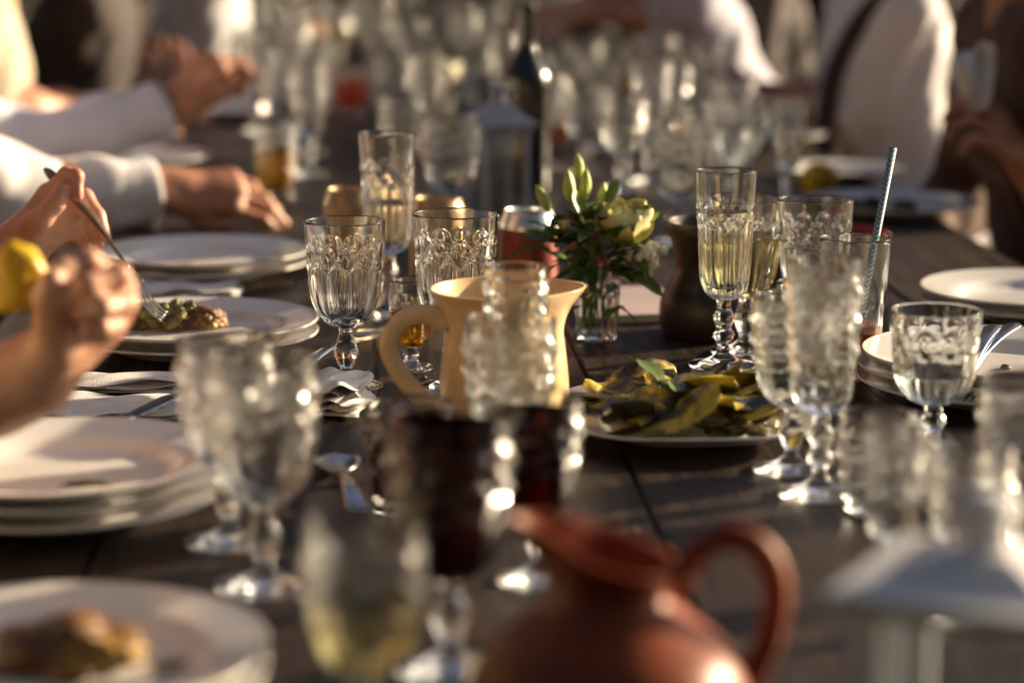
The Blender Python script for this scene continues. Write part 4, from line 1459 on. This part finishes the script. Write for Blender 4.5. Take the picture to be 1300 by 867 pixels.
def person(label, side, x0, y0, skin, top, arms, sleeve='long', trousers='denim', hair='brown_hair', lean=0.10, group=None, cuff=None, nail='bare_nail', turn=0.0, fine=0.0026, long_hair=False):
    """side -1 sits left of the table facing +X, +1 right of it facing -X.
    arms: list of two dicts: S (which shoulder: -1 nearer the camera, +1 farther), W wrist, hand=(prims, nails) or None -> rests on the lap."""
    F = -side
    root = thing('person', label, 'person', (x0, y0, 0))
    C = Vector((x0, y0, 0))

    def lp(f, l, z):
        ct, stn = math.cos(turn), math.sin(turn)
        return Vector((x0 + F * (f * ct) - l * stn * F, y0 + l * ct + f * stn, z))
    zs = 0.445
    tors = [(lp(-0.02, -0.085, zs + 0.11), lp(-0.02, 0.085, zs + 0.11), 0.115, 0.115, 0.05),
            (lp(lean * 0.35, -0.055, zs + 0.28), lp(lean * 0.35, 0.055, zs + 0.28), 0.100, 0.100, 0.08),
            (lp(lean * 0.8, -0.075, zs + 0.44), lp(lean * 0.8, 0.075, zs + 0.44), 0.108, 0.108, 0.08),
            (lp(lean, -0.150, zs + 0.555), lp(lean, 0.150, zs + 0.555), 0.058, 0.058, 0.08)]
    neck = [(lp(lean, 0, zs + 0.56), lp(lean * 1.25 + 0.01, 0, zs + 0.69), 0.058, 0.052, 0.05)]
    hx = lean * 1.35 + 0.025
    head = [(lp(hx - 0.01, 0, zs + 0.795), lp(hx + 0.005, 0, zs + 0.815), 0.086, 0.086, 0.03), (lp(hx + 0.028, 0, zs + 0.735), lp(hx + 0.022, 0, zs + 0.79), 0.050, 0.066, 0.035),
            (lp(hx + 0.092, 0, zs + 0.785), lp(hx + 0.108, 0, zs + 0.757), 0.010, 0.014, 0.016), (lp(hx + 0.086, -0.018, zs + 0.727), lp(hx + 0.086, 0.018, zs + 0.727), 0.010, 0.010, 0.012),
            (lp(hx - 0.005, -0.083, zs + 0.80), lp(hx - 0.008, -0.086, zs + 0.765), 0.014, 0.011, 0.008), (lp(hx - 0.005, 0.083, zs + 0.80), lp(hx - 0.008, 0.086, zs + 0.765), 0.014, 0.011, 0.008)]
    legs, legp, shoe = [], [], []
    for l in (-0.10, 0.10):
        legs += [(lp(0.0, l, zs + 0.09), lp(0.42, l * 1.2, 0.50), 0.082, 0.058, 0.04), (lp(0.42, l * 1.2, 0.49), lp(0.38, l * 1.2, 0.10), 0.055, 0.040, 0.03)]
        legp += [(a, b, r1 + 0.010, r2 + 0.010, k) for a, b, r1, r2, k in legs[-2:]]
        shoe.append([(lp(0.36, l * 1.2, 0.045), lp(0.54, l * 1.25, 0.036), 0.044, 0.034, 0.03), (lp(0.37, l * 1.2, 0.05), lp(0.38, l * 1.2, 0.10), 0.044, 0.044, 0.03)])
    up, armf, shirt, cuts, nails, cuffs = [], [], [], [], [], []
    for A in arms:
        l = A['S']
        S = lp(lean, l * 0.185, zs + 0.555)
        if A.get('W') is None:
            Wp = lp(0.30, l * 0.10, 0.66)
            hp_, nl = hand_prims(Wp, lp(0.40, l * 0.05, 0.645) - Wp, (0, 0, 1), F * (1 if l < 0 else -1), [(0.3, 0.4, 0.2)] * 4)
            nl = []
        else:
            Wp = Vector(A['W'])
            hp_, nl = A['hand']
        E = A.get('E') or ik(S, Wp, 0.29, 0.255, A.get('pole', lp(-0.2, l * 0.7, -1) - lp(0, 0, 0)))
        E = Vector(E)
        up.append((S, E, 0.048, 0.038, 0.04))
        fd = (Wp - E).normalized()
        dz = fd.cross(Vector((0, 0, 1))).normalized() * 0.0065
        fa = [(E, E.lerp(Wp, 0.35), 0.038, 0.042, 0.03), (E.lerp(Wp, 0.35), Wp, 0.041, 0.0255, 0.03), (Wp - fd * 0.03 + dz, Wp + dz, 0.024, 0.021, 0.02), (Wp - fd * 0.03 - dz, Wp - dz, 0.024, 0.021, 0.02)]
        V, Fc = sdf(fa + hp_, A.get('h', fine))
        armf.append((V, Fc))
        nails += nl
        if sleeve == 'long':
            ce = Wp - fd * A.get('cuffback', 0.022)
            shirt += [(S, E, 0.066, 0.058, 0.05), (E, ce, 0.060, 0.047, 0.04)]
            cuts.append((ce, fd, 0.10))
            cuffs.append((ce, fd, E))
        elif sleeve == 'rolled':
            ce = E.lerp(Wp, 0.12)
            shirt += [(S, E, 0.066, 0.056, 0.05), (E, ce, 0.058, 0.056, 0.04)]
            cuts.append((ce, fd, 0.10))
            cuffs.append((ce, fd, E))
        elif sleeve == 'short':
            ce = S.lerp(E, 0.62)
            ud = (E - S).normalized()
            shirt += [(S, ce, 0.066, 0.064, 0.05)]
            cuts.append((ce, ud, 0.10))
    inv = Matrix.Translation(-C)

    def loc(V):
        return V - np.array(C)
    bV, bF = sdf(tors + neck + head + up + legs, 0.011)
    V, Fc = join_vf([(bV, bF)] + armf)
    obj('body', mesh('body', loc(V), Fc), skin, root)
    gar = [(a, b, r1 + 0.013, r2 + 0.013, k) for a, b, r1, r2, k in tors]
    cuts.append((lp(lean, 0, zs + 0.632), Vector((0, 0, 1)), 0.14))
    if sleeve == 'none':
        gar = gar[:3] + [(lp(lean, -0.09, zs + 0.555), lp(lean, 0.09, zs + 0.555), 0.066, 0.066, 0.06)]
    V, Fc = sdf(gar + shirt, 0.0085, cuts, (0.0058, 36.0))
    sh = obj('shirt' if sleeve != 'none' else 'sleeveless_top', mesh('shirt', loc(V), Fc), top, root)
    for ce, fd, E in cuffs:
        m_ = lathe('cuff', smooth_profile([(0.032, 0.0), (0.044, 0.001), (0.0475, 0.008), (0.0480, 0.03), (0.0495, 0.056), (0.049, 0.062), (0.040, 0.064)], 4), 36,
                   lambda th, r, z, i: (r * (1 + 0.05 * np.sin(2 * th + 1) + 0.02 * np.sin(5 * th + z * 60)) * np.cos(th), r * (0.92 + 0.03 * np.sin(3 * th)) * np.sin(th), z + 0.002 * np.sin(2 * th)), (False, False))
        k = 1.0 if sleeve == 'long' else 1.25
        o = obj('cuff', m_, cuff or top, root, ce + fd * 0.004 - C, None, k)
        o.rotation_euler = (-fd).to_track_quat('Z', 'Y').to_euler()
    V, Fc = sdf(legp + [(a, b, r1 + 0.008, r2 + 0.008, k) for a, b, r1, r2, k in tors[:1]], 0.014, None, (0.003, 26.0))
    obj('trousers', mesh('trousers', loc(V), Fc), trousers, root)
    for s_ in shoe:
        V, Fc = sdf(s_, 0.012, [(lp(0.4, 0, 0.012), Vector((0, 0, -1)), 0.6)])
        obj('shoe', mesh('shoe', loc(V), Fc), 'dark_cloth', root)
    hpz = [(lp(hx - 0.022, 0, zs + 0.815), lp(hx - 0.012, 0, zs + 0.84), 0.092, 0.090, 0.03), (lp(hx - 0.04, 0, zs + 0.74), lp(hx - 0.03, 0, zs + 0.80), 0.070, 0.085, 0.03)]
    if long_hair:
        hpz += [(lp(hx - 0.06, -0.05, zs + 0.58), lp(hx - 0.035, -0.04, zs + 0.78), 0.045, 0.06, 0.04), (lp(hx - 0.06, 0.05, zs + 0.58), lp(hx - 0.035, 0.04, zs + 0.78), 0.045, 0.06, 0.04)]
    V, Fc = sdf(hpz, 0.010, [(lp(hx + 0.045, 0, zs + 0.80), lp(1, 0, -0.25) - lp(0, 0, 0), 0.3)], (0.0025, 60.0))
    obj('hair', mesh('hair', loc(V), Fc), hair, root)
    for l in (-0.030, 0.030):
        e = lump('eye', 0.011, 0.011, 0.011, 1, 0.0, 2)
        obj('eye', e, 'eye_white', root, lp(hx + 0.072, l, zs + 0.788) - C)
    global NAILM
    for (P, v, c, r) in nails:
        me_ = nail_mesh()
        o = obj('fingernail', me_, nail, root, P - C, None, r * 0.92)
        y = c.cross(v)
        o.rotation_euler = Matrix((v, y, c)).transposed().to_euler()
    return root


LX, RX = -0.66, 1.08
FIST = [(1.15, 1.5, 0.9)] * 4


def hp_px(px, py, dep):
    return W3(px, py, dep)


# --- nearest hand, holding a wedge of yellow fruit
D1 = 1.70
c = lambda px, py, dd=0.0: W3(px, py, D1 + dd)
W1 = c(42, 478, 0.01)
idx = [c(138, 352, -0.005), c(112, 330, -0.034), c(78, 342, -0.045), c(62, 362, -0.035)]
mid = [c(152, 368, 0.0), c(150, 350, -0.036), c(112, 362, -0.052), c(86, 374, -0.046)]
rin = [c(148, 392, 0.008), c(160, 384, -0.030), c(130, 390, -0.052), c(102, 398, -0.050)]
lit = [c(132, 415, 0.014), c(146, 412, -0.018), c(130, 416, -0.040), c(112, 420, -0.044)]
thb = [c(70, 440, -0.012), c(66, 404, -0.030), c(60, 376, -0.044), c(66, 356, -0.056)]
h1 = chain_hand(W1, [idx, mid, rin, lit], thb, _u * 0.3 - _f)
person('diner with bare forearms holding a yellow fruit wedge above the three stacked plates', -1, LX - 0.02, 1.62, 'skin', 'beige_cloth',
       [dict(S=-1, W=None), dict(S=1, W=W1, hand=h1, E=Vector((-0.50, 1.76, 0.765)))], sleeve='short', nail='nail', fine=0.0024)
lw = lump('wedge', 0.023, 0.020, 0.034, 21, 0.12, 4)
o = obj('fruit_wedge', lw, 'lemon', None, c(28, 388, -0.014), (R(8), R(-6), 0.3))
tag(o, 'yellow fruit wedge gripped in the raised hand', 'fruit')

# --- the hand with the fork
D2 = 2.50
c = lambda px, py, dd=0.0: W3(px, py, D2 + dd)
W2 = c(18, 322, 0.02)
idx = [c(60, 247, 0.008), c(84, 222, -0.004), c(97, 224, -0.020), c(98, 248, -0.022)]
mid = [c(72, 262, 0.022), c(108, 250, 0.014), c(124, 274, 0.008), c(133, 300, 0.004)]
rin = [c(72, 280, 0.030), c(106, 272, 0.026), c(120, 292, 0.020), c(125, 312, 0.014)]
lit = [c(66, 296, 0.032), c(92, 290, 0.032), c(106, 304, 0.026), c(110, 319, 0.020)]
thb = [c(36, 300, -0.006), c(52, 278, -0.022), c(70, 258, -0.026), c(80, 238, -0.024)]
h2 = chain_hand(W2, [idx, mid, rin, lit], thb, _u * 0.5 + _r * 0.5 - _f * 0.7)
h2[0].extend([(c(30, 306, 0.012), c(72, 276, 0.014), 0.019, 0.017, 0.02), (c(44, 290, 0.004), c(84, 282, 0.022), 0.014, 0.013, 0.02)])
person('diner with pink nails spearing oily food with a fork', -1, LX, 2.45, 'skin', 'dark_cloth',
       [dict(S=-1, W=W2, hand=h2, E=Vector((-0.53, 2.36, 0.80))), dict(S=1, W=None)], sleeve='short', nail='nail', fine=0.0022, long_hair=True)

# --- white cuffed hand resting on the table
D3 = 3.42
W3_ = W3(214, 240, D3)
W3_.z = TABLE + 0.052
h3 = hand_prims(W3_, (1.0, -0.05, -0.05), (0.06, -0.62, 0.80), 1, [(0.35, 0.45, 0.25), (0.45, 0.50, 0.30), (0.50, 0.55, 0.3), (0.55, 0.55, 0.3)], (0.45, 0.3, 0.2), 1.1)
person('diner in a sunlit white shirt resting one hand on the table', -1, LX - 0.16, 3.34, 'tan_skin', 'white_shirt',
       [dict(S=-1, W=W3_, hand=h3, E=Vector((-0.49, 3.36, 0.80)), cuffback=0.020), dict(S=1, W=None)], trousers='dark_cloth')
# --- lavender sleeve, raised fist
D4 = 3.95
W4 = W3(220, 138, D4)
h4 = hand_prims(W4, W3(266, 80, D4) - W4, (-0.55, -0.55, 0.55), 1, [(0.9, 1.3, 0.8), (1.0, 1.4, 0.8), (1.1, 1.4, 0.8), (1.1, 1.4, 0.8)], (0.5, 0.5, 0.4), 1.12)
person('diner in a pale lavender shirt lifting a closed fist over the table', -1, LX - 0.22, 3.95, 'tan_skin', 'lavender_shirt',
       [dict(S=-1, W=W4, hand=h4, E=Vector((-0.56, 3.92, 0.80)), cuffback=0.012), dict(S=1, W=None)], trousers='dark_cloth')
# --- bare upper arm, beige sleeveless top
W5 = Vector((-0.46, 5.0, TABLE + 0.03))
h5 = hand_prims(W5, (1, 0.3, -0.1), (0, -0.2, 1), 1, [(0.2, 0.3, 0.2)] * 4)
person('diner in a beige sleeveless top with a bare upper arm', -1, LX - 0.17, 4.62, 'skin', 'beige_cloth',
       [dict(S=-1, W=Vector((-0.50, 4.70, TABLE + 0.03)), hand=hand_prims((-0.50, 4.70, TABLE + 0.03), (0.9, 0.4, -0.1), (0, -0.2, 1), 1, [(0.2, 0.3, 0.2)] * 4), E=Vector((-0.70, 4.50, 0.83))), dict(S=1, W=W5, hand=h5)], sleeve='none', long_hair=True, fine=0.004)
# --- two hands together, dark sleeves
W6 = W3(140, 100, 5.6)
W7 = W3(165, 82, 5.75)
person('diner in a dark top with clasped hands over the table', -1, LX - 0.04, 5.45, 'tan_skin', 'dark_cloth',
       [dict(S=-1, W=W6, hand=hand_prims(W6, (0.8, 0.3, 0.45), (-0.3, -0.7, 0.6), 1, [(0.5, 0.9, 0.5)] * 4, s=1.1)), dict(S=1, W=W7, hand=hand_prims(W7, (0.8, -0.3, 0.45), (-0.3, 0.7, 0.6), -1, [(0.5, 0.9, 0.5)] * 4, s=1.1))], fine=0.004, long_hair=True)
W8 = W3(215, 58, 6.6)
person('diner in a white shirt far down the napkin side of the table', -1, LX + 0.16, 6.45, 'tan_skin', 'white_shirt',
       [dict(S=-1, W=W8, hand=hand_prims(W8, (1, 0.2, 0.1), (0, -0.5, 0.8), 1, [(0.5, 0.6, 0.4)] * 4)), dict(S=1, W=None)], sleeve='rolled', fine=0.004)
W9 = W3(365, 40, 7.6)
person('diner in dark clothes reaching over the far glasses', -1, LX + 0.28, 7.5, 'tan_skin', 'dark_cloth',
       [dict(S=-1, W=W9, hand=hand_prims(W9, (1, 0.1, 0.1), (0, -0.5, 0.8), 1, [(0.6, 0.8, 0.4)] * 4)), dict(S=1, W=None)], fine=0.004)

# --- right side
W10 = W3(1308, 212, 3.50)
h10 = hand_prims(W10, W3(1256, 150, 3.46) - W10, (0.45, -0.6, 0.6), 1, [(0.3, 0.9, 0.6), (0.4, 1.0, 0.6), (0.5, 1.1, 0.6), (0.6, 1.1, 0.6)], (0.35, 0.2, 0.2), 1.0)
person('diner in dark rust-brown clothes with a raised hand holding a white napkin', 1, RX + 0.045, 3.62, 'tan_skin', 'rust_cloth',
       [dict(S=-1, W=W10, hand=h10, E=Vector((1.02, 3.44, 0.79)), cuffback=0.075), dict(S=1, W=None)], sleeve='long', hair='auburn_hair', long_hair=True, lean=0.11)
W11 = W3(960, 122, 4.85)
h11 = hand_prims(W11, W3(920, 96, 4.85) - W11, (0.2, -0.6, 0.8), -1, [(0.3, 0.5, 0.3)] * 4, (0.5, 0.3, 0.2), 1.05)
r2 = person('diner in a white shirt with a dark shoulder strap and rolled sleeves', 1, RX + 0.02, 4.82, 'tan_skin', 'white_shirt',
            [dict(S=-1, W=W11, hand=h11, E=Vector((0.93, 4.72, 0.80))), dict(S=1, W=None)], sleeve='rolled', trousers='dark_cloth', lean=0.06)
sp_ = curve_pts([(-0.05, -0.24, 1.07), (-0.14, -0.205, 0.98), (-0.185, -0.175, 0.88), (-0.20, -0.168, 0.80), (-0.20, -0.15, 0.70)], 6)
obj('strap', tube([Vector(q) for q in sp_], 0.020, 10, 0.6, up=(0, 1, 0)), 'dark_cloth', r2)
W12 = W3(745, 14, 5.45)
person('diner in a lavender shirt stretching a bare forearm across the table', 1, RX - 0.16, 5.50, 'skin', 'lavender_shirt',
       [dict(S=-1, W=W12, hand=hand_prims(W12, (-1, -0.1, 0.02), (0, -0.4, 0.9), -1, [(0.2, 0.3, 0.2)] * 4), E=W3(882, 22, 5.45)), dict(S=1, W=None)], sleeve='rolled', cuff='white_shirt', trousers='dark_cloth', fine=0.004, lean=0.2)
person('diner in dark clothes sitting between the two pale shirts', 1, RX + 0.02, 6.25, 'tan_skin', 'dark_cloth', [dict(S=-1, W=None), dict(S=1, W=None)], trousers='dark_cloth', fine=0.005)
person('diner in a maroon top at the far end of the table', 1, RX - 0.1, 7.3, 'tan_skin', 'maroon_cloth', [dict(S=-1, W=Vector((0.62, 7.2, 0.80)), hand=hand_prims((0.62, 7.2, 0.80), (-1, 0, 0.1), (0, -0.3, 1), -1, [(0.3, 0.4, 0.2)] * 4)), dict(S=1, W=None)], fine=0.005)

# white napkin in the raised hand
V, F = [], []
nq = 13
P0 = W3(1238, 95, 3.44)
for s in (1, -1):
    for i in range(nq):
        for j in range(nq):
            u, v = i / (nq - 1), j / (nq - 1)
            w = 0.020 + 0.014 * math.sin(3 * v)
            V.append(((u - 0.5) * 2 * w + 0.004 * math.sin(7 * v + 3 * u), 0.013 * math.sin(11 * u + 3 * v) + 0.009 * math.sin(7 * v + 4 * u) + s * 0.0012, (v - 0.55) * 0.085 + 0.010 * math.sin(7 * u + 4 * v)))
N = nq * nq
for i in range(nq - 1):
    for j in range(nq - 1):
        q = i * nq + j
        F.append([q, q + nq, q + nq + 1, q + 1])
        F.append([N + q, N + q + 1, N + q + nq + 1, N + q + nq])
tag(obj('paper_napkin', mesh('paper_napkin', V, F), 'linen', None, P0, (0, R(15), 0.3)), 'crumpled white napkin held up in the hand of the dark-clothed diner', 'napkin')
